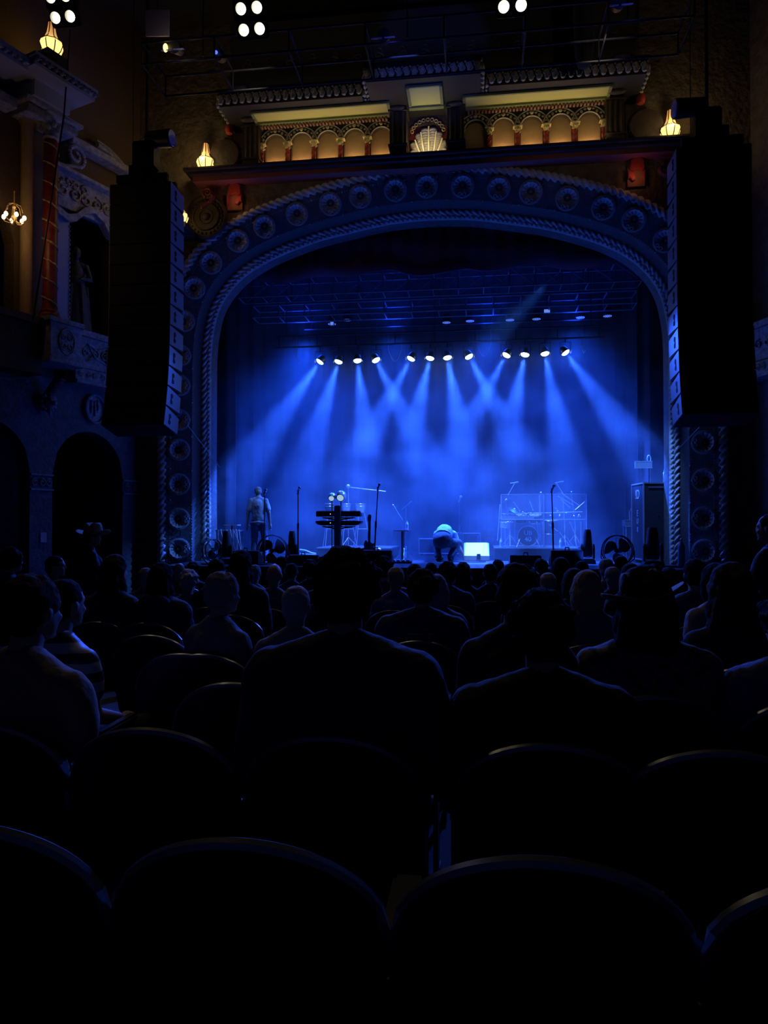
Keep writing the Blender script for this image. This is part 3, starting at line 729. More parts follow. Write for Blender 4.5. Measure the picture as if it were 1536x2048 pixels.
lw = side_world(-2.86, .6, 11.2); lantern((lw.x, lw.y, 11.2), 'tall amber lantern on top of the left wall cornice near the frame corner', 1.05, .5)
t = side_frame('lantern_plinth', 'dark plinth under the lantern on the left wall cornice', 'plinth'); MB().box(-3.1, -2.62, -.8, -.4, 10.72, 11.2).build('block', DARKWOOD, t, smooth=0)
# niche surround, pediment and statue
t = side_frame('niche_surround', 'carved surround of the statue niche with broken curved pediment', 'niche')
m = MB()
for x0 in (-2.32, -.9): m.box(x0, x0 + .32, -.1, 0, 6.15, 8.35)
m.build('pilaster', mat('bright_blue_grey_paint', (.33, .35, .42), .6), t, smooth=0, bevel=.01)
m = MB()
for x0 in (-2.05, -.9):
    for i in range(22): m.ball((x0 + .04, -.11, 6.25 + .095 * i), (.025, .015, .03), 6, 4)
m.build('bead_row', FRIEZE, t)
m = MB(); m.prism([(-2.4, 8.4), (-2.1, 8.3), (-1.9, 8.38), (-1.7, 8.6), (-1.44, 8.72), (-1.2, 8.6), (-1.0, 8.38), (-.8, 8.3), (-.5, 8.4), (-.5, 8.56), (-.8, 8.48), (-1.0, 8.55), (-1.2, 8.76), (-1.44, 8.87), (-1.7, 8.76), (-1.9, 8.55), (-2.1, 8.46), (-2.4, 8.56)], -.2, 0); m.build('scalloped_lintel', FRIEZE, t, smooth=0, bevel=.01)
m = MB(); m.box(-2.4, .1, -.12, 0, 8.6, 9.3); m.box(-2.5, .1, -.3, 0, 9.3, 9.38); m.build('entablature_block', FRIEZE, t, smooth=0, bevel=.01)
m = MB(); scrolls(m, -2.35, -.3, 8.95, .16, -.14, 7); scrolls(m, -2.35, -1.6, 9.15, .1, -.14, 4, -1); m.build('carving', GILT, t)
m = MB(); pts = [(-.25 - 1.15 * (1 - math.cos(a)) * 1.0, -.2, 9.38 + .85 * math.sin(a)) for a in [PI * .5 * k / 16 for k in range(17)]]
m.path(pts, .06, 8); m.path([(p_[0] + .02, p_[1] + .05, p_[2] + .13) for p_ in pts], .03, 8); pts = []
for i in range(40):
    u = i / 39; a = -1.2 + u * 3.0 * PI; r = .24 * (1 - .85 * u); pts.append((-1.95 + r * math.cos(a), -.2, 9.75 + r * math.sin(a)))
m.path(pts, .045, 8); m.path([(-2.4, -.2, 9.4), (-2.2, -.2, 9.42), (-2.0, -.2, 9.5), (-1.86, -.2, 9.53)], .04, 8); m.build('curved_pediment', FRIEZE, t)
# statue
t = side_frame('statue', 'robed stone statue with raised arm standing in the left wall niche', 'statue', off=(-1.55, .25, 6.1))
# (mesh added after the body tools below)
STATUE = t
t = side_frame('statue_plinth', 'low stone plinth under the niche statue', 'plinth', off=(-1.55, .25, 6.0)); MB().box(-.3, .3, -.2, .2, 0, .1).build('slab', STONE, t, smooth=0)
# right wall visible bits
t = side_frame('balcony_ledge', 'carved blue lit balcony end at the right edge beyond the loudspeaker array', 'balcony', True)
m = MB(); m.box(-.3, 2.05, -.4, 0, 5.95, 6.08); m.box(-.3, 2.05, -.34, 0, 5.3, 5.95); m.box(-.3, 2.05, -.42, 0, 4.95, 5.02); m.box(-.3, 2.05, -.36, 0, 5.02, 5.28); m.build('parapet', FRIEZE, t, smooth=0, bevel=.01)
m = MB(); scrolls(m, .0, 1.9, 5.62, .1, -.36, 8); scrolls(m, 0, 2.0, 5.15, .07, -.38, 12); m.build('carving', FRIEZE, t)
# chandelier
cw = side_world(-3.63, .6, 7.6)
ch = thing('chandelier', 'small wall chandelier with six glowing bulbs at the left edge', 'chandelier', cw)
m = MB(); m.cyl((0, 0, .1), (0, 0, .62), .012); m.ball((0, 0, .12), .05); m.ball((0, 0, .32), .035)
for k in range(6):
    a = k * PI / 3 + .3; m.path([(0, 0, .1), (.08 * math.cos(a), .08 * math.sin(a), .02), (.17 * math.cos(a), .17 * math.sin(a), .05), (.18 * math.cos(a), .18 * math.sin(a), .08)], .009, 6)
    m.path([(0, 0, .4), (.12 * math.cos(a), .12 * math.sin(a), .34), (.15 * math.cos(a), .15 * math.sin(a), .22)], .007, 6)
m.build('frame', GILT, ch)
for k in range(6):
    a = k * PI / 3 + .3; b_ = MB().ball((.18 * math.cos(a), .18 * math.sin(a), .125), (.034, .034, .045), 12, 8).build('bulb', glow('bulb_glow', (1, .72, .35), 9), ch)
light('chandelier_light', 'POINT', cw + Vector((.15, -.1, .12)), 5.5, (1, .55, .2), shadow_soft_size=.15)

# ------------------------------------------------------------------ loudspeaker arrays
def line_array(cx, side, label, rig_label):
    y0 = 13.25; W = 1.24; n = 12; ht = 4.72 / n
    t = thing('line_array', label, 'loudspeaker', (cx, y0, 8.66), side * -.0)
    ang = 0; p = Vector((0, 0, 0)); Dp = .62
    cab0 = None
    for i in range(n):
        ang = -(max(0, i - 5) ** 1.6) * .0135
        R = Matrix.Rotation(ang, 4, 'X')
        M = Matrix.Translation(p) @ R
        c = bpy.data.objects.new('cabinet', cab_mesh(W, ht, Dp)); COL.objects.link(c); c.parent = t; c.matrix_local = M
        for sx in (-1, 1):
            e = bpy.data.objects.new('side_plate', plate_mesh(ht, Dp, sx)); COL.objects.link(e); e.parent = c; e.location = (sx * (W / 2), 0, 0)
        p = p + (R @ Vector((0, 0, -ht - .006)))
    m = MB(); m.box(-W / 2 + .1, W / 2 - .1, .05, .15, .05, .2); m.box(-W / 2 + .1, W / 2 - .1, .45, .55, .05, .2); m.box(-.06, .06, .0, .6, .08, .25); m.build('flying_frame', BLACK, t, smooth=0)
    m = MB(); m.box(-.3, .3, .12, .45, .2, .42); m.box(-.14, .14, .2, .4, .42, .75); m.cyl((0, .3, .75), (0, .3, 4.9), .012); m.cyl((-.3, .3, .4), (-.3, .3, 4.9), .008); m.build('hoist', BLACK, t, smooth=30)
    return t
_cm = {}
def cab_mesh(W, ht, Dp):
    if 'c' in _cm: return _cm['c']
    o = MB().box(-W / 2, W / 2, 0, Dp, -ht + .008, -.004).box(-W / 2 + .04, W / 2 - .04, -.012, 0, -ht + .02, -.015).build('cabinet', GRILLE, None, smooth=0)
    _cm['c'] = o.data; bpy.data.objects.remove(o); return _cm['c']
def plate_mesh(ht, Dp, sx):
    if sx in _cm: return _cm[sx]
    m = MB(); w = .012 * sx
    a, b = sorted((0, w)); m.prismx([(.0, -.01), (Dp, -.04), (Dp, -ht + .04), (0, -ht + .012)], a, b)
    a, b = sorted((w, w * 1.6))
    for zz in (-.14, -.26): m.cyl((a, Dp * .35, zz), (b, Dp * .35, zz), .045, .045, 14)
    m.cyl((a, Dp * .32, -.2), (b, Dp * .32, -.2), .02, .02, 8)
    o = m.build('side_plate', CABSIDE, None, smooth=30); o.data.materials.append(BLACKM)
    for pl in o.data.polygons:
        if abs(pl.center.x) > abs(w) * 1.02: pl.material_index = 1
    _cm[sx] = o.data; bpy.data.objects.remove(o); return _cm[sx]
line_array(XC - 5.42, 1, 'tall curved black loudspeaker array hanging left of the stage', '')
line_array(XC + 5.20, -1, 'tall curved black loudspeaker array hanging right of the stage', '')
# moving head lamps above the arrays
def hung_fixture(px, py, y, label, flip=1):
    p = Py(px, py, y); t = thing('stage_light', label, 'stage light', p)
    MB().box(-.22, .22, -.16, .16, -.4, .12).build('housing', BLACK, t, smooth=0, bevel=.03)
    m = MB(); m.box(-.62 * flip if flip > 0 else .1, -.1 if flip > 0 else .62, -.14, .14, .1, .34) if False else m.cyl((-.05 * flip, 0, .2), (-.55 * flip, -.06, .16), .15, .17, 20)
    m.build('lamp_head', BLACK, t)
    MB().cyl((-.55 * flip, -.06, .16), (-.57 * flip, -.062, .16), .15, .15, 20).build('lens', mat('lens_glass', (.25, .28, .5), .1), t)
    MB().cyl((0, 0, .12), (0, 0, 13.6 - p.z), .02).build('hanging_pole', BLACK, t)
    return t
hung_fixture(1413, 235, 13.3, 'large black moving head light hanging over the right loudspeaker array', 1)
hung_fixture(292, 300, 13.3, 'large black moving head light hanging over the left loudspeaker array', -1)

# ------------------------------------------------------------------ front-of-house truss and audience blinders
def truss(name, label, p0, p1, w, h, r=.025, bays=10, m_=ALU, group=None, cross=True):
    p0 = Vector(p0); p1 = Vector(p1); t = thing(name, label, 'truss', p0, group=group); d = p1 - p0; L = d.length
    t.rotation_euler = (0, 0, math.atan2(d.y, d.x)); m = MB()
    for y in (0, w):
        for z in (0, -h): m.cyl((0, y, z), (L, y, z), r, r, 8)
    m.build('chord', m_, t); m = MB()
    for i in range(bays + 1):
        x = L * i / bays
        m.cyl((x, 0, 0), (x, w, 0), r * .8, None, 6); m.cyl((x, 0, -h), (x, w, -h), r * .8, None, 6); m.cyl((x, 0, 0), (x, 0, -h), r * .8, None, 6); m.cyl((x, w, 0), (x, w, -h), r * .8, None, 6)
        if cross and i < bays:
            x2 = L * (i + 1) / bays; m.cyl((x, 0, 0), (x2, 0, -h), r * .6, None, 6); m.cyl((x, w, -h), (x2, w, 0), r * .6, None, 6)
    m.build('bracing', m_, t)
    m = MB(); 
    for fx in (.1, .5, .9): m.cyl((L * fx, w / 2, 0), (L * fx, w / 2, 13.5 - p0.z if p0.y < 16 else 11.2 - p0.z), .012, None, 6)
    m.build('hanging_cable', BLACK, t)
    return t
TR = mat('dark_truss_metal', (.012, .012, .015), .5, .5)
truss('lighting_truss', 'long dark lighting truss hanging over the audience near the frame top', (-5.5, 11.2, 9.95), (3.2, 11.2, 9.95), .9, .35, .018, 7, TR, cross=False)
def blinder(px, py, y, label):
    p = Py(px, py, y); t = thing('blinder_light', label, 'blinder light', p, rot=(.55, 0, 0))
    MB().box(-.25, .25, .0, .1, -.28, .28).build('frame', BLACK, t, smooth=0, bevel=.02)
    MB().path([(-.28, .05, 0), (-.28, .12, .38), (.28, .12, .38), (.28, .05, 0)], .012, 6).build('yoke', BLACK, t)
    for sx in (-1, 1):
        for sz in (-1, 1):
            M = Matrix.Translation((sx * .13, 0, sz * .14)) @ Matrix.Rotation(PI / 2, 4, 'X')
            r_ = MB().lathe([(.09, .0), (.095, .05), (.085, .05), (.07, .01)], 20, M).build('reflector', BLACK, t)
            MB().lathe([(0, .035), (.04, .03), (.065, .01), (.07, 0), (0, -.01)], 20, M).build('lamp', glow('blinder_glow', (1, .9, .62), 16), t)
    light('blinder_beam', 'SPOT', p + Vector((0, -.2, 0)), 55, (1, .8, .5), (-.3, 2.5, .6), spot_size=math.radians(70), spot_blend=.9, shadow_soft_size=.12)
    MB().cyl((0, .05, .4), (0, .05, 1.6 if False else .75), .015).build('clamp', BLACK, t)
    return t
blinder(502, 38, 11.0, 'glowing four-lamp blinder light on the truss, left of centre')
blinder(123, 14, 11.0, 'glowing four-lamp blinder light above the top left lantern')
blinder(1025, -10, 11.0, 'glowing blinder light at the frame top, right of centre')
light('canopy_light', 'SPOT', (-1.3, 11.4, 9.5), 110, (.10, .16, 1), (XC, 14.4, 11.2), spot_size=math.radians(34), spot_blend=.3, shadow_soft_size=.05)
for cx_ in (-4.0, 2.0): light('canopy_light', 'SPOT', (cx_, 11.4, 9.5), 22, (1, .8, .6), (cx_, 14.8, 11.2), spot_size=math.radians(70), spot_blend=.6, shadow_soft_size=.05)  # added warm fill for the carved friezes, no fixture modelled
# other fixtures on the truss
for px, py, y, lab, mt in ((766, 68, 11.3, 'small truss light with blue lit flaps above the canopy centre', 'a'), (345, 92, 11.2, 'truss light with blue barn doors and a yellow lit lens at upper left', 'b'), (1240, 2, 11.3, 'truss light with blue lit flaps at the frame top right', 'a'), (432, 107, 11.4, 'tiny blue lit lamp hanging left of the canopy', 'c')):
    p = Py(px, py, y); t = thing('truss_light', lab, 'stage light', p)
    MB().cyl((0, .05, .02), (0, .3, .12), .1, .08, 14).build('housing', BLACK, t)
    bm_ = mat('barn_door_metal', (.25, .25, .34), .4)
    if mt != 'c':
        m = MB(); m.box(-.19, -.02, -.05, .05, -.06, -.045, Matrix.Rotation(.5, 4, 'X')); m.box(.02, .19, -.05, .05, -.06, -.045, Matrix.Rotation(.5, 4, 'X')); m.build('barn_door', bm_, t, smooth=0)
    if mt == 'b': MB().ball((-.12, .0, -.02), (.04, .04, .07), 10, 8).build('lens', glow('yellow_lens', (1, .75, .2), 3), t)
    if mt == 'c': MB().ball((0, .0, .02), .03, 8, 6).build('lens', glow('blue_lens', (.1, .2, 1), 1.2), t)
    MB().cyl((0, .15, .1), (0, .15, 10.0 - p.z + .0 if p.z < 9.9 else .2), .012).build('clamp', BLACK, t)
    if mt in 'ab': light('added_flap_light', 'POINT', p + Vector((.15, -.25, -.25)), 1.2, (.1, .12, 1) if mt == 'a' else (.6, .5, .8), shadow_soft_size=.05)  # added bare point light below the fixture to brighten its flaps
p = Py(314, 46, 11.0); t = thing('square_board', 'plain brown square panel hanging above the left fixtures', 'panel', p, rot=(.2, .08, 0)); MB().box(-.2, .2, 0, .03, -.19, .19).build('board', mat('brown_board', (.5, .4, .28), .8), t, smooth=0); MB().cyl((0, .02, .19), (0, .02, 1.2), .006).build('hanging_wire', BLACK, t)
p = Py(1168, 95, 13.5); t = thing('hanging_box', 'dark box-shaped fixture hanging in front of the right canopy', 'stage light', p); MB().lathe([(0, -.35), (.12, -.33), (.17, -.1), (.19, .5), (.19, .8), (0, .8)], 14).build('housing', BLACKM, t); MB().cyl((0, 0, .8), (0, 0, 13.6 - p.z), .01).build('cable', BLACK, t)

# ------------------------------------------------------------------ stage rig
TRS = mat('stage_truss_metal', (.16, .16, .18), .6, .3)
truss('lighting_truss', 'pale ladder truss across the stage below the valance, the nearer one', (-5.95, 17.35, 8.12), (3.75, 17.35, 8.12), .5, .45, .018, 16, TRS)
truss('lighting_truss', 'ladder truss across the stage, lower and with bright end bays', (-5.75, 17.9, 7.62), (3.75, 17.9, 7.62), .55, .3, .022, 14, TRS, cross=False)
t = thing('lamp_bar', 'thin pipe across the stage carrying the row of twelve lit lamps', 'pipe', (-5.2, 18.05, 6.56))
MB().cyl((0, 0, 0), (8.2, 0, 0), .025).build('pipe', DKMETAL, t); MB().cyl((0, 0, .28), (8.2, 0, .28), .02).build('upper_pipe', DKMETAL, t)
m = MB()
for i in range(9): m.cyl((.1 + i, 0, 0), (.1 + i, 0, .28), .012)
m.build('bracing', DKMETAL, t)
m = MB()
for x in (.3, 4.1, 7.9): m.cyl((x, 0, .28), (x, 0, 4.64), .01)
m.build('hanging_cable', BLACK, t)
LENS = glow('blue_white_lens', (.45, .72, 1.0), 22)
LEDS = [(640, 723, -33), (677, 723, -15), (715, 721, 8), (752, 720, 27), (822, 717, -27), (860, 716, -12), (895, 715, 10), (938, 713, 27), (1013, 710, -28), (1050, 709, -12), (1090, 707, 9), (1131, 705, 33)]
ordn = ['leftmost', 'second', 'third', 'fourth', 'fifth', 'sixth', 'seventh', 'eighth', 'ninth', 'tenth', 'eleventh', 'rightmost']
par_h = MB().lathe([(0, -.17), (.06, -.16), (.09, -.12), (.108, -.03), (.105, 0), (.09, .0), (.085, -.01)], 20).build('housing', BLACK, None)
par_l = MB().ball((0, 0, .0), (.1, .1, .05), 20, 10).build('lens', LENS, None)
par_y = MB().path([(-.13, 0, -.03), (-.13, .02, .26), (.13, .02, .26), (.13, 0, -.03)], .009, 6).cyl((0, .02, .25), (0, .04, .39), .014).build('yoke', BLACK, None)
for i, (px, py, a) in enumerate(LEDS):
    p = Py(px, py, 18.0); ang = math.radians(a); tl = .2
    dv = Vector((math.sin(ang), -tl * math.cos(ang), -math.cos(ang))).normalized()
    t = thing('par_lamp', '%s of the twelve lit blue lamps over the stage, beam %s' % (ordn[i], 'slanting left' if a < -20 else 'slanting right' if a > 20 else 'falling nearly straight down'), 'stage light', p, group='row of twelve lit lamps over the stage')
    for o0 in (par_h, par_l, par_y):
        o = o0.copy() if i else o0
        if i: COL.objects.link(o)
        o.parent = t; o.rotation_mode = 'QUATERNION'
        if o0 is not par_y: o.rotation_quaternion = dv.to_track_quat('Z', 'Y')
    light('par_beam', 'SPOT', p + dv * .075, 13000, (.022, .11, 1.0), p + dv, spot_size=math.radians(24), spot_blend=.75, shadow_soft_size=.06)
for k, (px, py) in enumerate(((893, 645), (940, 642), (1020, 640), (1073, 638), (1161, 635), (1215, 632), (664, 648), (695, 640))):
    p = Py(px, py, 18.6); t = thing('led_lamp', 'unlit lamp with a cluster of small blue dots, number place %s from left on the upstage pipe' % ['third', 'fourth', 'fifth', 'sixth', 'seventh', 'last', 'first', 'second'][k], 'stage light', p, rot=(.0, .0, .2 * (-1) ** k), group='dim lamps on the upstage pipe')
    t['label'] = ['dim dotted lamp, third from the left on the upstage pipe', 'dim dotted lamp, fourth from the left on the upstage pipe', 'dim dotted lamp, fifth from the left on the upstage pipe', 'dim dotted lamp beside the small lit box on the upstage pipe', 'dim dotted lamp, second from the right on the upstage pipe', 'dim tilted lamp at the right end of the upstage pipe', 'dim lamp at the left end of the upstage pipe', 'dim lamp, second from the left on the upstage pipe'][k]
    MB().lathe([(0, .2), (.08, .2), (.12, .05), (.12, 0), (0, 0)], 18).build('housing', BLACK, t)
    m = MB()
    for r_, n_ in ((.0, 1), (.045, 6), (.09, 12)):
        for j in range(n_): m.ball((r_ * math.cos(j * 2 * PI / n_), r_ * math.sin(j * 2 * PI / n_), -.004), (.013, .013, .008), 6, 4)
    MB().path([(-.13, .1, .05), (-.13, .13, .2), (.13, .13, .2), (.13, .1, .05)], .009, 6).cyl((0, .13, .2), (0, .14, 7.2 - p.z), .012).build('yoke', BLACK, t)
    m.build('led_cluster', glow('dim_led', (.12, .25, 1), 1.0 if k < 6 else .25), t)
t = thing('lamp_bar', 'thin upstage pipe carrying the dim dotted lamps', 'pipe', (-4.6, 18.75, 7.2)); MB().cyl((0, 0, 0), (8.1, 0, 0), .025).build('pipe', DKMETAL, t)
MB().cyl((.2, 0, 0), (.2, 0, 4.0), .008).cyl((7.9, 0, 0), (7.9, 0, 4.0), .008).build('hanging_cable', BLACK, t)
for px, py, w, lab in ((1094, 622, .16, 'small pale lit box hanging right of centre above the dim lamps'), (664, 647, .1, 'tiny pale lit box hanging at the left above the lamp row')):
    p = Py(px, py, 18.2); t = thing('hanging_box', lab, 'box', p); MB().box(-w / 2, w / 2, 0, .06, -.05, .05).build('case', mat('pale_box', (.5, .5, .55), .5), t, smooth=0, bevel=.01)
    MB().box(-w / 2 + .01, w / 2 - .01, -.004, 0, -.04, .04).build('screen', glow('box_screen', (.15, .3, 1), .8), t, smooth=0); MB().cyl((0, .03, .05), (0, .03, 11.2 - p.z), .006).build('hanging_wire', BLACK, t)
for px, py, lab in ((593, 705, 'hanging rope with hook at the left end of the lamp row'), (1165, 685, 'hanging rope with hook at the right end of the lamp row'), (790, 715, 'hanging cable loop between the fourth and fifth lit lamps'), (968, 705, 'hanging cable loop between the eighth and ninth lit lamps')):
    p = Py(px, py, 18.05); t = thing('hanging_cable', lab, 'cable', p); m = MB()
    if 'hook' in lab: m.cyl((0, 0, 6.83 - p.z), (0, 0, -.1), .012); m.path([(0, 0, -.1), (.0, 0, -.2), (.03, 0, -.26), (.06, 0, -.22), (.05, 0, -.17)], .014, 6)
    else: m.path([(-.16 + .02 * math.sin(k), 0, .25 - .35 * math.sin(PI * k / 10)) if False else (-.17 + .034 * k, 0, .2 - .3 * math.sin(PI * k / 10)) for k in range(11)], .009, 6); m.cyl((-.17, 0, .2), (-.17, 0, 6.83 - p.z), .007); m.cyl((.17, 0, .2), (.17, 0, 6.83 - p.z), .007)
    m.build('rope', STEEL, t)

# ------------------------------------------------------------------ haze
hz = MB().box(SX0 + .05, SX1 - .05, 17.02, 23.9, STAGE_Z + .002, 10.6).build('haze', None, None, smooth=0)
tag(hz, 'blue lit haze hanging over the stage', 'haze', None, 'stuff')
hm = bpy.data.materials.new('haze'); hm.use_nodes = True; nt = hm.node_tree; nt.nodes.clear()
o_ = nt.nodes.new('ShaderNodeOutputMaterial'); vs_ = nt.nodes.new('ShaderNodeVolumeScatter'); vs_.inputs['Color'].default_value = (.9, .95, 1, 1); vs_.inputs['Anisotropy'].default_value = .15
tc = nt.nodes.new('ShaderNodeTexCoord'); mp = nt.nodes.new('ShaderNodeMapping'); mp.inputs['Scale'].default_value = (.55, .55, .8)
nz_ = nt.nodes.new('ShaderNodeTexNoise'); nz_.inputs['Scale'].default_value = 1.3; nz_.inputs['Detail'].default_value = 4; nz_.inputs['Roughness'].default_value = .6
nt.links.new(tc.outputs['Object'], mp.inputs[0]); nt.links.new(mp.outputs[0], nz_.inputs['Vector'])
mr = nt.nodes.new('ShaderNodeMapRange'); mr.inputs[1].default_value = .38; mr.inputs[2].default_value = .66; mr.inputs[3].default_value = .35; mr.inputs[4].default_value = 1.7; nt.links.new(nz_.outputs['Fac'], mr.inputs[0])
sp = nt.nodes.new('ShaderNodeSeparateXYZ'); nt.links.new(tc.outputs['Object'], sp.inputs[0])
hr = nt.nodes.new('ShaderNodeMapRange'); hr.inputs[1].default_value = 1; hr.inputs[2].default_value = 8; hr.inputs[3].default_value = 1.25; hr.inputs[4].default_value = .55; nt.links.new(sp.outputs['Z'], hr.inputs[0])
mu = nt.nodes.new('ShaderNodeMath'); mu.operation = 'MULTIPLY'; nt.links.new(mr.outputs[0], mu.inputs[0]); nt.links.new(hr.outputs[0], mu.inputs[1])
m2 = nt.nodes.new('ShaderNodeMath'); m2.operation = 'MULTIPLY'; m2.inputs[1].default_value = .048; nt.links.new(mu.outputs[0], m2.inputs[0]); nt.links.new(m2.outputs[0], vs_.inputs['Density']); nt.links.new(vs_.outputs[0], o_.inputs['Volume'])
hz.data.materials.append(hm)
# added broad blue spots, no fixtures, brightening the haze and the floor
for lx, pw in ((-4.6, 2300), (-2.2, 1350), (.2, 1350), (2.4, 1700)):
    light('added_haze_uplight', 'SPOT', (lx, 18.6, 7.0), 130, (.006, .05, 1), (lx, 18.9, 10), spot_size=math.radians(150), spot_blend=1, shadow_soft_size=.2)
    light('added_haze_fill', 'SPOT', (lx, 18.9, 6.9), pw, (.006, .065, 1), (lx * 1.0 - .1, 19.3, 1.2), spot_size=math.radians(135), spot_blend=1.0, shadow_soft_size=.4)
p = Py(955, 1105, 17.6)
light('added_monitor_spot', 'SPOT', (p.x + .5, 15.3, 7.4), 1800, (.35, .75, 1), (p.x, 17.5, 1.3), spot_size=math.radians(10), spot_blend=.5, shadow_soft_size=.1)  # added spot with no fixture, brightening the white-topped monitor
for a_, b_, p_, w_ in (((-1.0, 15.5, 7.2), (Sx(1080, 18.2), 18.3, 1.9), 3200, 26), ((-2.4, 15.5, 7.2), (Sx(700, 18.2), 18.2, 1.9), 2400, 26), ((2.2, 15.4, 7.2), (4.0, 17.3, 2.6), 1500, 24), ((-4.2, 15.4, 7.0), (Sx(455, 16.4), 16.6, 1.9), 500, 18)):
    light('added_prop_spot', 'SPOT', a_, p_, (.1, .27, 1), b_, spot_size=math.radians(w_), spot_blend=.6, shadow_soft_size=.08)  # added spots without fixtures for kit, percussion, antenna panel and left table
# added fill spots without fixtures, on the backs of stage people and the kit
light('added_stage_fill', 'SPOT', (-2.5, 11.6, 9.2), 500, (.05, .16, 1), (XC, 17.6, 1.9), spot_size=math.radians(44), spot_blend=.5, shadow_soft_size=.2)
light('added_stage_fill', 'SPOT', (1.6, 17.0, 7.6), 3200, (.05, .2, 1), (-4.4, 16.6, 1.9), spot_size=math.radians(26), spot_blend=.6, shadow_soft_size=.1)

# ------------------------------------------------------------------ body tools
DG = None
def remeshed(mb, voxel, smooth_it=3, fac=.5, keep=None):
    me = bpy.data.meshes.new('tmp'); me.from_pydata(mb.v, [], mb.f)
    bm = bmesh.new(); bm.from_mesh(me); bmesh.ops.recalc_face_normals(bm, faces=bm.faces); bm.to_mesh(me); bm.free()
    o = bpy.data.objects.new('tmp', me); COL.objects.link(o)
    r = o.modifiers.new('r', 'REMESH'); r.mode = 'VOXEL'; r.voxel_size = voxel
    if smooth_it: s = o.modifiers.new('s', 'SMOOTH'); s.iterations = smooth_it; s.factor = fac
    dg = bpy.context.evaluated_depsgraph_get(); res = bpy.data.meshes.new_from_object(o.evaluated_get(dg))
    bpy.data.objects.remove(o); bpy.data.meshes.remove(me); res.shade_smooth(); return res
def obj_from(me, name, m_, parent=None, rename=True):
    if rename: me.name = name
    if m_ is not None and not me.materials: me.materials.append(m_)
    o = bpy.data.objects.new(name, me); COL.objects.link(o)
    if parent: o.parent = parent
    return o
def cap(mb, a, b, ra, rb, fl=1.0, n=5):
    a = Vector(a); b = Vector(b)
    mb.cyl(a, b, ra, rb, 14, True); mb.ball(a, ra * 1.0, 12, 8); mb.ball(b, rb * 1.0, 12, 8); return mb
def rough(me, amp, scale, seed=0, upz=None):
    off = Vector((seed * 3.1, seed * 1.7, seed))
    nrm = [v.normal.copy() for v in me.vertices]
    for v, n in zip(me.vertices, nrm):
        d = noise.noise(v.co * scale + off) + .5 * noise.noise(v.co * scale * 2.3 + off)
        if upz is not None and v.co.z < upz: d *= .3
        v.co += n * amp * d
    return me
def limb(mb, pts, rad):
    for i in range(len(pts) - 1): cap(mb, pts[i], pts[i + 1], rad[i], rad[i + 1])
def hand(mb, w, d, side, curl=.5):
    w = Vector(w); d = Vector(d).normalized(); up = Vector((0, 0, 1)); s = d.cross(up)
    if s.length < .1: s = Vector((1, 0, 0))
    s.normalize(); nn = s.cross(d)
    pc = w + d * .05; mb.ball(pc, .04, 10, 6); cap(mb, w, pc + d * .03, .028, .032)
    for k, ln in enumerate((.062, .072, .068, .052)):
        b = w + d * .085 + s * (.028 - .0187 * k); k1 = b + d * ln * .55 - nn * .004; k2 = k1 + d * ln * .35 - nn * ln * curl * .6
        mb.path([b, k1, k2, k2 + d * ln * .1 - nn * ln * curl * .4], [.011, .0105, .0095, .008], 8)
        mb.ball(k2, .0095, 8, 5)
    tb = w + d * .03 + s * .03 * side * 1.0; mb.path([tb, tb + s * side * .025 + d * .03, tb + s * side * .03 + d * .06 - nn * .01], [.013, .012, .009], 8)
def head_prims(mb, c, q=None, s=1.0, jaw=True):
    q = q or Euler((0, 0, 0)).to_quaternion(); M = Matrix.Translation(c) @ q.to_matrix().to_4x4() @ Matrix.Scale(s, 4)
    mb.ball((0, 0, .02), (.074, .095, .095), 20, 14, M); mb.ball((0, .035, -.045), (.056, .062, .07), 16, 12, M); mb.ball((0, -.02, -.03), (.062, .07, .07), 14, 10, M)
    mb.ball((0, .098, -.015), (.013, .02, .026), 10, 8, M); mb.ball((0, .085, .02), (.05, .018, .014), 10, 8, M); mb.ball((0, .088, -.062), (.025, .014, .011), 10, 8, M); mb.ball((0, .082, -.095), (.022, .018, .016), 10, 8, M)
    for sx in (-1, 1):
        mb.ball((sx * .077, -.005, -.01), (.011, .02, .032), 10, 8, M); mb.ball((sx * .032, .082, -.03), (.022, .014, .016), 8, 6, M)
# seated figure facing +y, seat at z .45, top of head at 1.30
NECK = Vector((0, .015, 1.06)); HC = Vector((0, .035, 1.19))
def seated_body(wd=1.0):
    m = MB()
    m.ball((0, -.02, .56), (.165 * wd, .13, .13), 18, 12); m.ball((0, -.01, .72), (.145 * wd, .105, .18), 18, 12); m.ball((0, -.01, .86), (.165 * wd, .11, .16), 18, 12)
    cap(m, (-.125 * wd, -.005, .935), (.125 * wd, -.005, .935), .062, .062)
    for sx in (-1, 1):
        cap(m, (sx * .02, -.005, 1.03), (sx * .125 * wd, -.005, .95), .05, .05)
        limb(m, [(sx * .172 * wd, -.005, .925), (sx * .212 * wd, .02, .69), (sx * .14, .235, .62)], [.056, .043, .03])
        limb(m, [(sx * .14, .235, .62), (sx * .125, .27, .60)], [.03, .026])
        hand(m, (sx * .125, .27, .60), (-sx * .2, 1, -.08), -sx, .5)
        limb(m, [(sx * .095, .0, .52), (sx * .115, .44, .515), (sx * .12, .47, .10)], [.088, .062, .042])
        limb(m, [(sx * .12, .44, .05), (sx * .125, .64, .035)], [.045, .034])
    cap(m, (0, -.005, 1.0), (0, .02, 1.13), .058, .054); head_prims(m, HC)
    return m
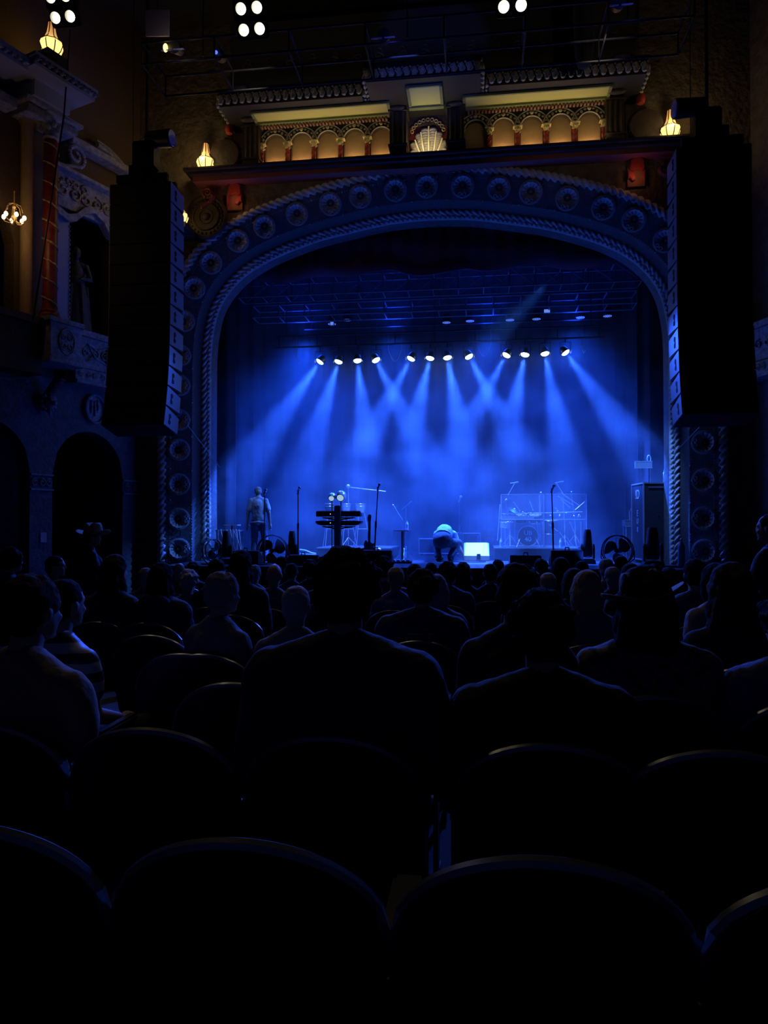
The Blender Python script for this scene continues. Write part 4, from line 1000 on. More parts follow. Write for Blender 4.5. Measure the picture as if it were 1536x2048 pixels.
def seated_shirt(wd=1.0, loose=0.0, sleeve=1.0, hood=False):
    m = MB(); e = .014 + loose
    m.ball((0, -.02, .56), (.168 * wd + e, .13 + e, .13), 18, 12); m.ball((0, -.01, .72), (.148 * wd + e, .108 + e, .19), 18, 12); m.ball((0, -.01, .86), (.17 * wd + e, .112 + e, .16), 18, 12)
    cap(m, (-.13 * wd, -.005, .935), (.13 * wd, -.005, .935), .066 + e, .066 + e)
    for sx in (-1, 1):
        cap(m, (sx * .03, -.01, 1.02), (sx * .13 * wd, -.005, .95), .05 + e * .5, .052 + e)
        el = Vector((sx * .212 * wd, .02, .69)); sh = Vector((sx * .175 * wd, -.005, .928))
        if sleeve < 1: limb(m, [sh, sh.lerp(el, sleeve)], [.06 + e, .054 + e])
        else: limb(m, [sh, el, (sx * .145, .215, .625)], [.06 + e, .05 + e, .037 + e * .6])
    m.lathe([(.0, .95), (.085, .97), (.074, 1.045), (.066, 1.06), (0, 1.05)], 18)
    if hood: m.ball((0, -.1, 1.02), (.12, .07, .07), 14, 8)
    return m
def seated_trousers():
    m = MB(); m.ball((0, -.02, .54), (.178, .145, .12), 18, 12)
    for sx in (-1, 1): limb(m, [(sx * .095, .0, .525), (sx * .115, .44, .52), (sx * .12, .47, .09)], [.1, .076, .062])
    return m
def hair_short(vol=1.0, back=.0):
    m = MB(); h = HC; m.ball(h + Vector((0, -.012, .035)), (.083 * vol, .1 * vol, .088 * vol), 20, 14); m.ball(h + Vector((0, -.045, -.02)), (.074 * vol, .068, .075), 18, 12)
    return m
def hair_bob(vol=1.0):
    m = hair_short(1.06 * vol); h = HC
    m.ball(h + Vector((0, -.04, -.05)), (.098 * vol, .08, .12), 18, 12)
    for sx in (-1, 1): m.ball(h + Vector((sx * .07 * vol, .0, -.05)), (.035, .06, .11), 12, 8)
    return m
def hair_long(ln=.3, vol=1.0):
    m = hair_short(1.06 * vol); h = HC
    for sx in (-.05, 0, .05): m.ball(h + Vector((sx * vol, -.075, -.06 - ln / 2)), (.055 * vol, .045, ln / 2 + .1), 14, 12)
    for sx in (-1, 1): m.ball(h + Vector((sx * .075 * vol, -.03, -.05 - ln * .35)), (.038, .05, ln * .4 + .08), 12, 10)
    return m
def hair_fluffy(seed=1, vol=1.0):
    m = hair_short(1.08 * vol); r = random.Random(seed); h = HC
    for i in range(34):
        a = r.uniform(0, 2 * PI); t = r.uniform(.0, 2.0); d = Vector((math.sin(t) * math.cos(a) * .09, math.sin(t) * math.sin(a) * .1 - .015, math.cos(t) * .1 + .02)) * vol
        if d.y > .05 and d.z < .05: continue
        m.ball(h + d, r.uniform(.022, .036), 8, 6)
    return m
def hair_fringe():
    m = MB(); M = Matrix.Translation(HC + Vector((0, -.012, -.02))) @ Matrix.Diagonal((1, 1.15, 1.5, 1)); m.torus((0, 0, 0), .066, .019, 24, 8, M, PI * .95, PI * 2.05); return m
VX = .014
HAIR = {
    'short': rough(remeshed(hair_short(), .009), .006, 30, 1), 'short2': rough(remeshed(hair_short(1.07), .010), .012, 22, 2),
    'bob': rough(remeshed(hair_bob(), .010), .008, 18, 3), 'long': rough(remeshed(hair_long(.26), .011), .012, 16, 4),
    'longwide': rough(remeshed(hair_long(.34, 1.22), .011), .018, 14, 5), 'fluffy': rough(remeshed(hair_fluffy(1), .010), .008, 40, 6),
    'curly': rough(remeshed(hair_fluffy(5, 1.12), .010), .012, 45, 7), 'fringe': rough(remeshed(hair_fringe(), .007), .003, 40, 8)}
BODY = {k: remeshed(seated_body(w), .0105, 2) for k, w in (('n', .95), ('w', 1.18))}
SHIRT = {}
for k, w, lo, sl, hd in (('n_tee', .95, .006, .5, False), ('w_tee', 1.18, .008, .5, False), ('n_long', .95, .008, 1, False), ('w_long', 1.18, .012, 1, False), ('w_jacket', 1.2, .03, 1, False), ('n_hood', 1.0, .02, 1, True)):
    SHIRT[k] = rough(remeshed(seated_shirt(w, lo, sl, hd), .014, 3), .009, 11, len(k))
TROUS = remeshed(seated_trousers(), .018, 3)
for me in list(HAIR.values()) + list(BODY.values()) + list(SHIRT.values()) + [TROUS]: me.materials.append(None)
HC_ = {'black': mat('black_hair', (.012, .01, .009), .9, bump=(160, 1, .008), spec=.15), 'brown': mat('brown_hair', (.06, .035, .02), .9, bump=(160, 1, .008), spec=.15), 'grey': mat('grey_hair', (.3, .28, .26), .9, bump=(160, 1, .008), spec=.15),
       'blonde': mat('blonde_hair', (.42, .32, .18), .85, bump=(160, 1, .008), spec=.2), 'white': mat('white_hair', (.5, .48, .45), .9, bump=(60, .5, .01)), 'red': mat('red_hair', (.25, .07, .03), .9, bump=(160, 1, .008), spec=.15)}
def cloth(name, c, r=.85, sheen=.0): return mat('cloth_' + name, c, r, bump=(24, .35, .02), sheen=sheen)
CL = {'black': cloth('black', (.018, .018, .02)), 'navy': cloth('navy', (.03, .035, .07)), 'white': cloth('white', (.55, .5, .45)), 'tan': cloth('tan', (.35, .25, .17)), 'grey': cloth('grey', (.16, .16, .17)),
      'blue': cloth('blue', (.08, .12, .3)), 'red': cloth('red', (.25, .06, .05)), 'denim': cloth('denim', (.035, .04, .06)), 'furry': cloth('furry', (.12, .14, .25)), 'pale': cloth('pale', (.3, .26, .24))}
zz_s = bpy.data.materials.new('cloth_striped'); zz_s.use_nodes = True; zz_n = zz_s.node_tree; zz_b = zz_n.nodes['Principled BSDF']; zz_w = zz_n.nodes.new('ShaderNodeTexWave'); zz_w.wave_type = 'BANDS'; zz_w.bands_direction = 'Z'; zz_w.inputs['Scale'].default_value = 3.6; zz_w.inputs['Distortion'].default_value = 1.2
zz_t = zz_n.nodes.new('ShaderNodeTexCoord'); zz_r = zz_n.nodes.new('ShaderNodeValToRGB'); zz_r.color_ramp.interpolation = 'CONSTANT'; zz_r.color_ramp.elements[0].color = (.03, .03, .04, 1); zz_r.color_ramp.elements[1].position = .5; zz_r.color_ramp.elements[1].color = (.6, .58, .55, 1)
zz_n.links.new(zz_t.outputs['Object'], zz_w.inputs[0]); zz_n.links.new(zz_w.outputs['Fac'], zz_r.inputs[0]); zz_n.links.new(zz_r.outputs[0], zz_b.inputs[0]); CL['striped'] = zz_s
def speck(name, c1, c2, scale):
    s = bpy.data.materials.new(name); s.use_nodes = True; n = s.node_tree; b = n.nodes['Principled BSDF']; w = n.nodes.new('ShaderNodeTexNoise'); w.inputs['Scale'].default_value = scale; w.inputs['Detail'].default_value = 6
    t = n.nodes.new('ShaderNodeTexCoord'); r = n.nodes.new('ShaderNodeValToRGB'); r.color_ramp.elements[0].position = .42; r.color_ramp.elements[0].color = (*c1, 1); r.color_ramp.elements[1].position = .5; r.color_ramp.elements[1].color = (*c2, 1)
    n.links.new(t.outputs['Object'], w.inputs['Vector']); n.links.new(w.outputs['Fac'], r.inputs[0]); n.links.new(r.outputs[0], b.inputs[0]); b.inputs['Roughness'].default_value = .85; return s
CL['pattern'] = speck('cloth_pattern', (.02, .02, .02), (.28, .22, .16), 22)
JEANS = cloth('dark_jeans', (.03, .035, .05))
def share(me, name, m_, parent):
    o = bpy.data.objects.new(name, me); COL.objects.link(o); o.parent = parent
    sl = o.material_slots[0]; sl.link = 'OBJECT'; sl.material = m_; return o

# ------------------------------------------------------------------ seats
def chair_back_outline(W=.275, n=26):
    top = []
    for i in range(n + 1):
        x = -W + 2 * W * i / n; top.append((x, .875 - .2 * (1 - math.sqrt(max(0, 1 - (x / W) ** 2)))))
    return top
def make_chair():
    t = thing('theatre_seat', '', 'seat'); top = chair_back_outline(); n = len(top); vs = []; yb = lambda x: -.205 + .055 * (x / .275) ** 2
    for dy in (-.02, .025):
        for x, z in top: vs.append((x, yb(x) + dy - .03, z))
        for x, z in top: vs.append((x * .93, yb(x) + dy + .05, .34))
    fs = []
    for i in range(n - 1):
        fs += [(i, i + 1, n + i + 1, n + i), (2 * n + i, 3 * n + i, 3 * n + i + 1, 2 * n + i + 1), (i, 2 * n + i, 2 * n + i + 1, i + 1), (n + i, n + i + 1, 3 * n + i + 1, 3 * n + i)]
    fs += [(0, n, 3 * n, 2 * n), (n - 1, 3 * n - 1, 4 * n - 1, 2 * n - 1)] if False else [(0, n, 3 * n, 2 * n), (n - 1, 2 * n - 1, 4 * n - 1, 3 * n - 1)]
    b = MB().add(vs, fs).build('backrest', SEATM, t, smooth=40)
    MB().path([(x, yb(x) - .0275, z) for x, z in top], .0165, 8).build('edge_trim', SEATRIM, b)
    m = MB(); vs = [(x * .88, yb(x) - .0 + .012 + .03 * (1 - (x / .275) ** 2), z - .04) for x, z in top] + [(x * .84, yb(x) + .07 + .02, .46) for x, z in top] + [(x * .88, yb(x) - .01, z - .04) for x, z in top] + [(x * .84, yb(x) + .04, .46) for x, z in top]
    fs = []
    for i in range(n - 1): fs += [(i, i + 1, n + i + 1, n + i), (2 * n + i, 3 * n + i, 3 * n + i + 1, 2 * n + i + 1), (i, 2 * n + i, 2 * n + i + 1, i + 1)]
    m.add(vs, fs).build('back_cushion', SEATPAD, b, smooth=60)
    MB().box(-.235, .235, -.13, .32, .36, .45).build('seat_cushion', SEATPAD, t, smooth=40, bevel=.03)
    for sx in (-1, 1):
        a, c = sorted((sx * .255, sx * .275)); q = MB().prismx([(-.16, .0), (.18, .0), (.16, .03), (.04, .05), (.03, .5), (.2, .56), (.2, .6), (-.15, .6), (-.16, .5), (-.08, .45), (-.08, .05)], a, c).build('side_frame', BLACK, t, smooth=0)
        MB().box(sx * .265 - .025, sx * .265 + .025, -.12, .22, .6, .63).build('armrest', SEATM, q, smooth=40, bevel=.01)
    return t
CH0 = make_chair(); ch_used = [False]
def chair(x, y, label, group, rz=0):
    if not ch_used[0]: o = CH0; ch_used[0] = True
    else: o = copy_tree(CH0)
    o.location = (x, y, floor_z(y)); o.rotation_euler = (0, 0, rz); o['label'] = label; o['group'] = group; return o
def wx(px, d):   # theatre x,y of a pixel column at camera depth d
    l = (px - 768) / FPX * d; return l * math.cos(PSI) - d * math.sin(PSI), l * math.sin(PSI) + d * math.cos(PSI)
ROW = lambda k: 1.355 + .79 * k
# empty seats seen in the photograph
for k, n_, lab in ((0, -2, 'empty black curved seat back at the lower left edge, nearest row'), (0, -1, 'empty black seat with wide blue edge highlight, nearest row left of centre'), (0, 0, 'empty black curved seat in the nearest row right of centre'), (0, 1, 'empty black seat in the nearest row at the lower right edge'),
                   (1, -2, 'empty black seat in the second row behind the man in the light shirt'), (1, 1, 'empty black seat in the second row at the right, below the hat wearer'),
                   (2, -2, 'empty black seat in the third row, between the light shirt man and the tall silhouette'), (2, -1, 'empty black seat in the third row directly ahead of the tall silhouette'), (3, -3, 'empty black seat in the fourth row, right of the striped shirt')
                   , (4, -4, 'empty black seat in the fifth row at the left, highest visible rim there'), (3, -1, 'empty black seat with a row of blue light spots on its back, centre')):
    chair(.11 + .56 * n_, ROW(k) + .2, lab, 'empty theatre seats in the near rows')

# ------------------------------------------------------------------ audience
def person(px, top, wpx, body='n', shirt='n_tee', scol='black', hair='short', hcol='brown', label='', row=None, rz=0, hw=.19, skin=0, lean=0, seat=True, x=None, group='seated audience'):
    d = hw * FPX / wpx
    if row is not None:
        d = (ROW(row) + .2) * 1.0; X, Y = wx(px, d)
        for _ in range(3): d += (ROW(row) + .2 - Y); X, Y = wx(px, d)
    else:
        X, Y = wx(px, d); k = max(1, round((Y - 1.555) / .79)); d += (ROW(k) + .2 - Y); X, Y = wx(px, d); d += (ROW(k) + .2 - Y); X, Y = wx(px, d)
    fz = floor_z(Y); q = Py(px, top, Y + .03); s = (q.z - fz) / (1.305 + (.02 if hair in ('fluffy', 'curly', 'short2') else 0)); s = max(.86, min(1.1, s))
    t = thing('person', label, 'person', (X, Y, fz), rz, group); t.scale = (s, s, s)
    share(BODY[body], 'body', SKIN[skin], t)
    share(SHIRT[shirt], 'jacket' if 'jacket' in shirt else 'shirt', CL[scol], t)
    share(TROUS, 'trousers', JEANS, t)
    if hair: share(HAIR[hair], 'hair', HC_[hcol], t)
    if seat: chair(X, Y, 'theatre seat holding the ' + ' '.join(label.split(',')[0].split()[:11]), 'seats taken by the audience')
    return t
P = person
P(50, 1143, 132, 'w', 'w_tee', 'tan', 'short2', 'brown', 'person with short brown hair in a light tan shirt at the left edge', row=1, rz=-.25, hw=.2)
t_tall = P(688, 1100, 125, 'w', 'w_jacket', 'denim', 'fluffy', 'black', 'tall dark person with upswept messy hair in a dark jacket, front and centre', row=1, rz=0)
P(1085, 1183, 130, 'w', 'w_jacket', 'black', 'fluffy', 'black', 'slouching dark person with wide shoulders right of centre in the second row', row=1, rz=.1)
t_hat = P(1290, 1150, 90, 'w', 'w_long', 'pattern', 'longwide', 'black', 'person in a tan felt hat with wavy dark hair and a patterned blouse', row=2, rz=-.05)
P(1032, 1122, 107, 'n', 'n_long', 'black', 'short2', 'brown', 'person with thick short hair turned slightly right, behind the slouching dark person', row=2, rz=-.35)
P(437, 1140, 90, 'n', 'n_tee', 'grey', 'short2', 'grey', 'grey-haired bearded person with head turned right, left of centre', row=3, rz=-.5)
P(590, 1173, 78, 'n', 'n_long', 'pale', 'short', 'white', 'person with thin pale hair and light patterned top beside the tall silhouette', row=3, rz=0, x=0)
P(844, 1140, 74, 'w', 'w_jacket', 'navy', 'fluffy', 'brown', 'person with rounded bushy hair and a dark jacket with a printed back', row=4)
P(1175, 1142, 76, 'n', 'n_long', 'grey', 'bob', 'blonde', 'person with smooth blonde bob and pale collar', row=4)
P(1465, 1140, 106, 'n', 'n_tee', 'black', 'longwide', 'brown', 'person with long loose hair near the right edge, bare shouldered', row=3)
P(1580, 1190, 105, 'w', 'w_jacket', 'furry', 'curly', 'black', 'person in a shaggy blue coat at the far right edge', row=2, rz=.2)
P(118, 1160, 85, 'n', 'n_tee', 'striped', 'short', 'black', 'person in a black and white striped shirt, mostly hidden behind the tan shirt', row=2, rz=-.3)
P(225, 1112, 55, 'n', 'n_long', 'navy', 'long', 'brown', 'person with long brown hair and dark top at left, in front of the dark arch', row=5, rz=-.2)
P(320, 1128, 65, 'n', 'n_hood', 'navy', 'long', 'black', 'person with long dark hair and broad blue-lit shoulders, left', row=5)
P(480, 1103, 52, 'n', 'n_long', 'black', 'long', 'black', 'person with long straight dark hair sitting tall, just left of the stage fan', row=6)
P(547, 1128, 44, 'n', 'n_tee', 'grey', 'fringe', 'grey', 'bald person below the left stage fan', row=7)
P(583, 1127, 30, 'n', 'n_tee', 'navy', 'short', 'brown', 'person with cropped hair right of the bald person', row=10)
P(508, 1130, 34, 'n', 'n_tee', 'grey', 'short', 'grey', 'person with cropped grey hair left of the bald person', row=9)
P(562, 1113, 26, 'n', 'n_tee', 'black', 'short', 'black', 'person with short dark hair just under the left stage fan, far row', row=12)
P(620, 1120, 30, 'n', 'n_tee', 'black', 'fluffy', 'brown', 'person with tousled hair below the left centre floor monitor', row=10)
P(766, 1113, 34, 'w', 'w_tee', 'red', 'fluffy', 'black', 'person with full dark hair and reddish shirt below the dark monitor', row=8)
P(791, 1134, 40, 'n', 'n_tee', 'blue', 'short', 'blonde', 'fair-haired person left of the bushy-haired one', row=7)
P(829, 1126, 34, 'n', 'n_tee', 'black', 'short2', 'brown', 'person with short brown hair, second row of heads below the music table', row=8)
P(862, 1124, 28, 'n', 'n_tee', 'black', 'short2', 'black', 'person with dark cap of hair below the crouching person', row=11)
P(895, 1124, 36, 'w', 'w_tee', 'navy', 'fluffy', 'black', 'person with spiky dark hair and wide shoulders below the crouching person', row=8)
P(926, 1126, 30, 'n', 'n_tee', 'black', 'long', 'brown', 'person with straight shoulder length hair beside the spiky-haired one', row=9)
P(872, 1150, 40, 'n', 'n_long', 'grey', 'bob', 'grey', 'person half hidden to the right of the bushy-haired one', row=5)
P(980, 1128, 30, 'n', 'n_tee', 'black', 'short', 'brown', 'person with cropped hair below the white monitor', row=9)
P(996, 1118, 26, 'n', 'n_tee', 'black', 'short2', 'black', 'far person right of the white monitor', row=12)
P(1082, 1116, 30, 'n', 'n_tee', 'black', 'short2', 'brown', 'person with round dark hair under the drum riser', row=10)
P(1060, 1136, 40, 'n', 'n_long', 'navy', 'short2', 'grey', 'person directly beyond the thick-haired one', row=6)
P(1096, 1146, 36, 'n', 'n_long', 'black', 'short', 'blonde', 'person with light cropped hair left of the blonde bob', row=7)
P(1122, 1116, 36, 'n', 'n_tee', 'black', 'bob', 'black', 'person with dark chin-length hair below the right monitor', row=8)
P(1148, 1138, 48, 'n', 'n_long', 'black', 'bob', 'brown', 'person with dark bob half hidden behind the blonde bob', row=6)
P(1164, 1122, 30, 'n', 'n_tee', 'black', 'short', 'black', 'far person to the right of the right monitor', row=10)
P(1213, 1118, 34, 'n', 'n_tee', 'grey', 'short', 'grey', 'person with smooth grey head below the right stage fan', row=9)
P(1242, 1112, 30, 'n', 'n_tee', 'black', 'short', 'black', 'person with round head directly under the right stage fan', row=11)
P(1262, 1128, 44, 'n', 'n_long', 'black', 'bob', 'black', 'person with dark bob left of the felt hat', row=7)
P(1225, 1134, 36, 'n', 'n_long', 'navy', 'short', 'grey', 'person between the blonde bob and the felt hat', row=8)
P(1340, 1133, 44, 'n', 'n_long', 'navy', 'short2', 'black', 'person just right of the felt hat, farther off', row=7)
P(1391, 1116, 52, 'w', 'w_long', 'navy', 'short2', 'black', 'person with neat dark hair on the right below the stage end', row=6)
P(1436, 1128, 64, 'n', 'n_tee', 'pale', 'bob', 'black', 'person with dark clipped-up hair and pale top on the right', row=5, rz=.3)
P(376, 1140, 42, 'n', 'n_long', 'pale', 'fluffy', 'white', 'person with pale fluffy hair left of the bearded person', row=7)
P(357, 1126, 28, 'n', 'n_tee', 'red', 'fringe', 'red', 'reddish bald person at left, far row', row=10)
P(432, 1116, 42, 'n', 'n_long', 'black', 'short2', 'black', 'person with dark round hair beyond the bearded one', row=7)
P(385, 1124, 26, 'n', 'n_tee', 'black', 'fluffy', 'brown', 'far person beside the proscenium foot at left', row=12)
P(290, 1136, 36, 'n', 'n_tee', 'grey', 'short', 'grey', 'person with cropped grey hair at left beyond the broad shoulders', row=8)
P(18, 1098, 36, 'n', 'n_long', 'navy', 'curly', 'brown', 'curly-haired person at the far left edge', row=8, rz=-.6)
P(105, 1112, 34, 'n', 'n_tee', 'black', 'short', 'black', 'person at far left with face turned right and lit blue', row=8, rz=-1.2)
P(300, 1145, 36, 'n', 'n_tee', 'black', 'bob', 'brown', 'person with bobbed hair at left, half hidden', row=9)
P(650, 1128, 34, 'n', 'n_tee', 'black', 'short', 'grey', 'person left of the tall silhouette, mostly hidden', row=8)
P(455, 1140, 30, 'n', 'n_tee', 'black', 'short', 'brown', 'far person hidden beside the bearded one', row=11)
P(1310, 1126, 30, 'n', 'n_tee', 'black', 'short2', 'black', 'far person beyond the felt hat', row=10)

# tall dark person: loose top tufts ; hat ; small details
m = MB(); rr = random.Random(3)
for i in range(46):
    a = rr.uniform(-PI, PI); r0 = rr.uniform(0, .07); p0 = HC + Vector((r0 * math.cos(a), r0 * math.sin(a) + .0, .10 - r0 * .35)); L = rr.uniform(.03, .075)
    d = Vector((math.cos(a) * .6 + .25, math.sin(a) * .5, .9)).normalized(); m.path([p0, p0 + d * L * .6, p0 + d * L + Vector((.02, 0, -.012))], [.006, .004, .0015], 5)
m.build('hair_tuft', HC_['black'], t_tall)
HATM = mat('tan_felt', (.25, .19, .11), .8)
def felt_hat(parent_loc, s, label, rz=0):
    t = thing('felt_hat', label, 'hat', parent_loc, rz); t.scale = (s, s, s)
    m = MB(); vs = []; NA = 40; prof = [(.098, .0), (.1, .02), (.096, .06), (.088, .1), (.075, .122), (.05, .125), (.0, .118)]
    for r, z in prof:
        for k in range(NA):
            a = 2 * PI * k / NA; x = r * math.cos(a) * .92; y = r * math.sin(a) * 1.12
            dent = .035 * math.exp(-(x / .022) ** 2) * (1 if z > .08 else 0) * (.6 + .4 * math.cos(a * 2 + PI)); pinch = 1 - .16 * max(0, math.sin(a)) * (z / .12)
            vs.append((x * pinch, y, z - dent))
    fs = [(j * NA + k, j * NA + (k + 1) % NA, (j + 1) * NA + (k + 1) % NA, (j + 1) * NA + k) for j in range(len(prof) - 1) for k in range(NA)]
    o = m.add(vs, fs).build('crown', HATM, t, smooth=60)
    m = MB(); vs = []
    for r in (.09, .12, .15, .172):
        for k in range(NA):
            a = 2 * PI * k / NA; u = (r - .09) / .082; vs.append((r * math.cos(a) * .95, r * math.sin(a) * 1.05, .004 + .05 * u ** 1.6 * abs(math.cos(a)) ** 1.5 - .012 * u * max(0, math.sin(a))))
    fs = [(j * NA + k, j * NA + (k + 1) % NA, (j + 1) * NA + (k + 1) % NA, (j + 1) * NA + k) for j in range(3) for k in range(NA)]
    o = m.add(vs, fs).build('brim', HATM, t, smooth=60); q = o.modifiers.new('s', 'SOLIDIFY'); q.thickness = .004
    m = MB(); m.lathe([(.1015, .004), (.1025, .03)], 40, Matrix.Diagonal((.93, 1.13, 1, 1))); o = m.build('hat_band', BLACKM, t); q = o.modifiers.new('s', 'SOLIDIFY'); q.thickness = .003
    return t
hh = felt_hat(t_hat.location + Vector((0, .03, 1.2)) * t_hat.scale[0], 1.02, 'tan felt hat with curled brim on the dark-haired person at right', 0); hh.rotation_euler = (-.12, -.16, 0)
# printed patch on the jacket back (blocks of faded print)
t = t_jack = [o for o in COL.objects if o.name.startswith('person') and o.get('label', '').startswith('person with rounded bushy')][0]
m = MB(); r_ = random.Random(5)
for j in range(7):
    for i in range(9):
        if r_.random() < .6: x = -.1 + .022 * i; z = .95 - .026 * j; m.box(x, x + .014, -.152 - .0, -.148, z, z + .006 + .008 * r_.random())
m.build('back_print', mat('faded_print', (.3, .28, .3), .8), t, smooth=0)
# standing people at the house sides
def standing_body(mb, pose, part='body', e=0.0):
    """pose: dict of joints in metres; part picks body / shirt / trousers"""
    p = {k: Vector(v) for k, v in pose.items() if isinstance(v, (tuple, Vector))}
    if part == 'body':
        limb(mb, [p['pelvis'], p['waist'], p['chest']], [.135, .12, .145]); limb(mb, [p['shL'], p['neck'], p['shR']], [.06, .055, .06]); limb(mb, [p['chest'], p['neck']], [.14, .06]); limb(mb, [p['neck'], p['head']], [.055, .05])
        head_prims(mb, p['head'] + Vector((0, 0, .02)), pose.get('hq'))
        for s in 'LR':
            limb(mb, [p['sh' + s], p['el' + s], p['wr' + s]], [.055, .046, .034]); d = (p['wr' + s] - p['el' + s]).normalized(); hand(mb, p['wr' + s], d, 1 if s == 'L' else -1, .5)
            limb(mb, [p['hip' + s], p['kn' + s], p['an' + s]], [.09, .062, .042])
            f = p.get('toe' + s, p['an' + s] + Vector((0, .16, -.05))); limb(mb, [p['an' + s] + Vector((0, -.02, -.035)), f], [.042, .034])
    elif part == 'shirt':
        h0 = p['pelvis'] + (p['waist'] - p['pelvis']) * pose.get('hem', -.25); mb.cyl(h0 - (p['waist'] - p['pelvis']).normalized() * .03, h0, .172 + e, .168 + e, 20); limb(mb, [h0 + (p['waist'] - p['pelvis']).normalized() * .1, p['waist'], p['chest']], [.15 + e, .148 + e, .158 + e]); limb(mb, [p['shL'], p['neck'] - Vector((0, 0, .02)), p['shR']], [.062 + e, .07 + e * .5, .062 + e])
        limb(mb, [p['chest'], p['neck']], [.15 + e, .075])
        for s in 'LR': limb(mb, [p['sh' + s], p['sh' + s].lerp(p['el' + s], pose.get('sleeve', .75))], [.066 + e, .062 + e])
    elif part == 'trousers':
        mb.ball(p['pelvis'], pose.get('hips', (.165, .13, .13)), 16, 10)
        for s in 'LR': limb(mb, [p['hip' + s], p['kn' + s], p['an' + s] + (p['kn' + s] - p['an' + s]) * .06], [.1, .077, .07])
    return mb
def figure(label, loc, rz, pose, scol, hcol='brown', skin=0, hair=True, robe=False, cat='person', trou=JEANS, s=1.0):
    t = thing('person', label, cat, loc, rz); t.scale = (s, s, s)
    obj_from(rough(remeshed(standing_body(MB(), pose), .0105, 2), 0, 1), 'body', SKIN[skin], t)
    obj_from(rough(remeshed(standing_body(MB(), pose, 'shirt', .008), .014, 3), .012, 9, 2), 'shirt', scol, t)
    obj_from(rough(remeshed(standing_body(MB(), pose, 'trousers'), .016, 3), .01, 8, 3), 'trousers', trou, t)
    h = Vector(pose['head']) + Vector((0, 0, .02)); m = MB(); q = (pose.get('hq') or Euler((0, 0, 0)).to_quaternion()).to_matrix().to_4x4(); M = Matrix.Translation(h) @ q
    if hair:
        m.ball((0, -.012, .035), (.083, .1, .086), 18, 12, M); m.ball((0, -.045, -.02), (.074, .066, .07), 16, 10, M); obj_from(rough(remeshed(m, .009, 2), .006, 30, 4), 'hair', HC_[hcol], t)
    sh = MB()
    for s_ in 'LR':
        a = Vector(pose['an' + s_]); f = Vector(pose.get('toe' + s_, tuple(a + Vector((0, .16, -.05)))))
        sh2 = MB(); limb(sh2, [a + Vector((0, -.02, -.035)), f], [.05, .042]); obj_from(remeshed(sh2, .012, 2), 'shoe', BLACKM, t)
    return t
stand = dict(pelvis=(0, 0, .95), waist=(0, 0, 1.1), chest=(0, 0, 1.28), neck=(0, -.005, 1.47), head=(0, .03, 1.62), shL=(-.19, 0, 1.41), shR=(.19, 0, 1.41), elL=(-.26, -.02, 1.13), elR=(.27, .0, 1.13), wrL=(-.29, .08, .89), wrR=(.26, .06, .88),
             hipL=(-.09, 0, .9), hipR=(.09, 0, .9), knL=(-.1, .02, .5), knR=(.12, .03, .5), anL=(-.11, -.02, .085), anR=(.14, .0, .085))
# musician with back turned at stage left
pz = dict(stand); pz.update(shL=(-.16, 0, 1.385), shR=(.16, 0, 1.385), head=(-.03, .09, 1.585), neck=(0, .02, 1.45), hq=Euler((-.35, 0, .25)).to_quaternion(), knR=(.14, .06, .5), anR=(.17, -.06, .09), knL=(-.1, .05, .5), wrL=(-.27, .05, .87), elL=(-.235, -.05, 1.12), elR=(.24, -.03, 1.12), wrR=(.25, .06, .87))
figure('person in a grey t-shirt standing with back turned at the left of the stage', (Sx(517, 16.7), 16.7, STAGE_Z), .1, pz, cloth('mid_grey', (.34, .34, .36)), 'grey', 0, s=1.03, trou=cloth('trousers', (.1, .11, .16)))
# crouching person
cr = dict(hips=(.2, .17, .17), hem=.9, pelvis=(0, 0, .42), waist=(0, .1, .5), chest=(.0, .28, .56), neck=(.0, .46, .5), head=(.02, .58, .42), shL=(-.16, .34, .53), shR=(.16, .34, .53), elL=(-.2, .5, .3), elR=(.23, .5, .3), wrL=(-.14, .6, .1), wrR=(.3, .6, .14),
          hipL=(-.09, 0, .37), hipR=(.09, 0, .37), knL=(-.16, .3, .42), knR=(.27, .26, .36), anL=(-.09, .04, .085), anR=(.14, .06, .085), sleeve=.95, hq=Euler((-.9, 0, 0)).to_quaternion())
figure('crouching person in a pale blue shirt bent over cables at stage centre', (Sx(886, 17.2), 17.0, STAGE_Z), -.1, cr, cloth('sky_blue', (.3, .4, .55)), 'brown', 0, s=1.22)
# house people standing at the edges
st2 = dict(stand); st2.update(elL=(-.24, .1, 1.14), wrL=(-.12, .28, 1.12), elR=(.24, .1, 1.14), wrR=(.1, .28, 1.12))
p = wx(1548, 5.9); figure('person standing at the far right edge, back rim-lit blue, beard showing', (p[0], p[1], floor_z(p[1])), .9, st2, CL['black'], 'brown', 1, s=1.0)
p = wx(180, 9.3); tw = figure('person standing at left before the dark arch, hat brim up and face lit blue', (p[0], p[1], floor_z(p[1])), -1.0, st2, CL['black'], 'black', 1, s=.98)
hh2 = felt_hat(Vector((p[0] + .03, p[1] + .03, floor_z(p[1]) + 1.64)), 1.25, 'dark wide-brimmed hat on the person standing before the left arch', 0)
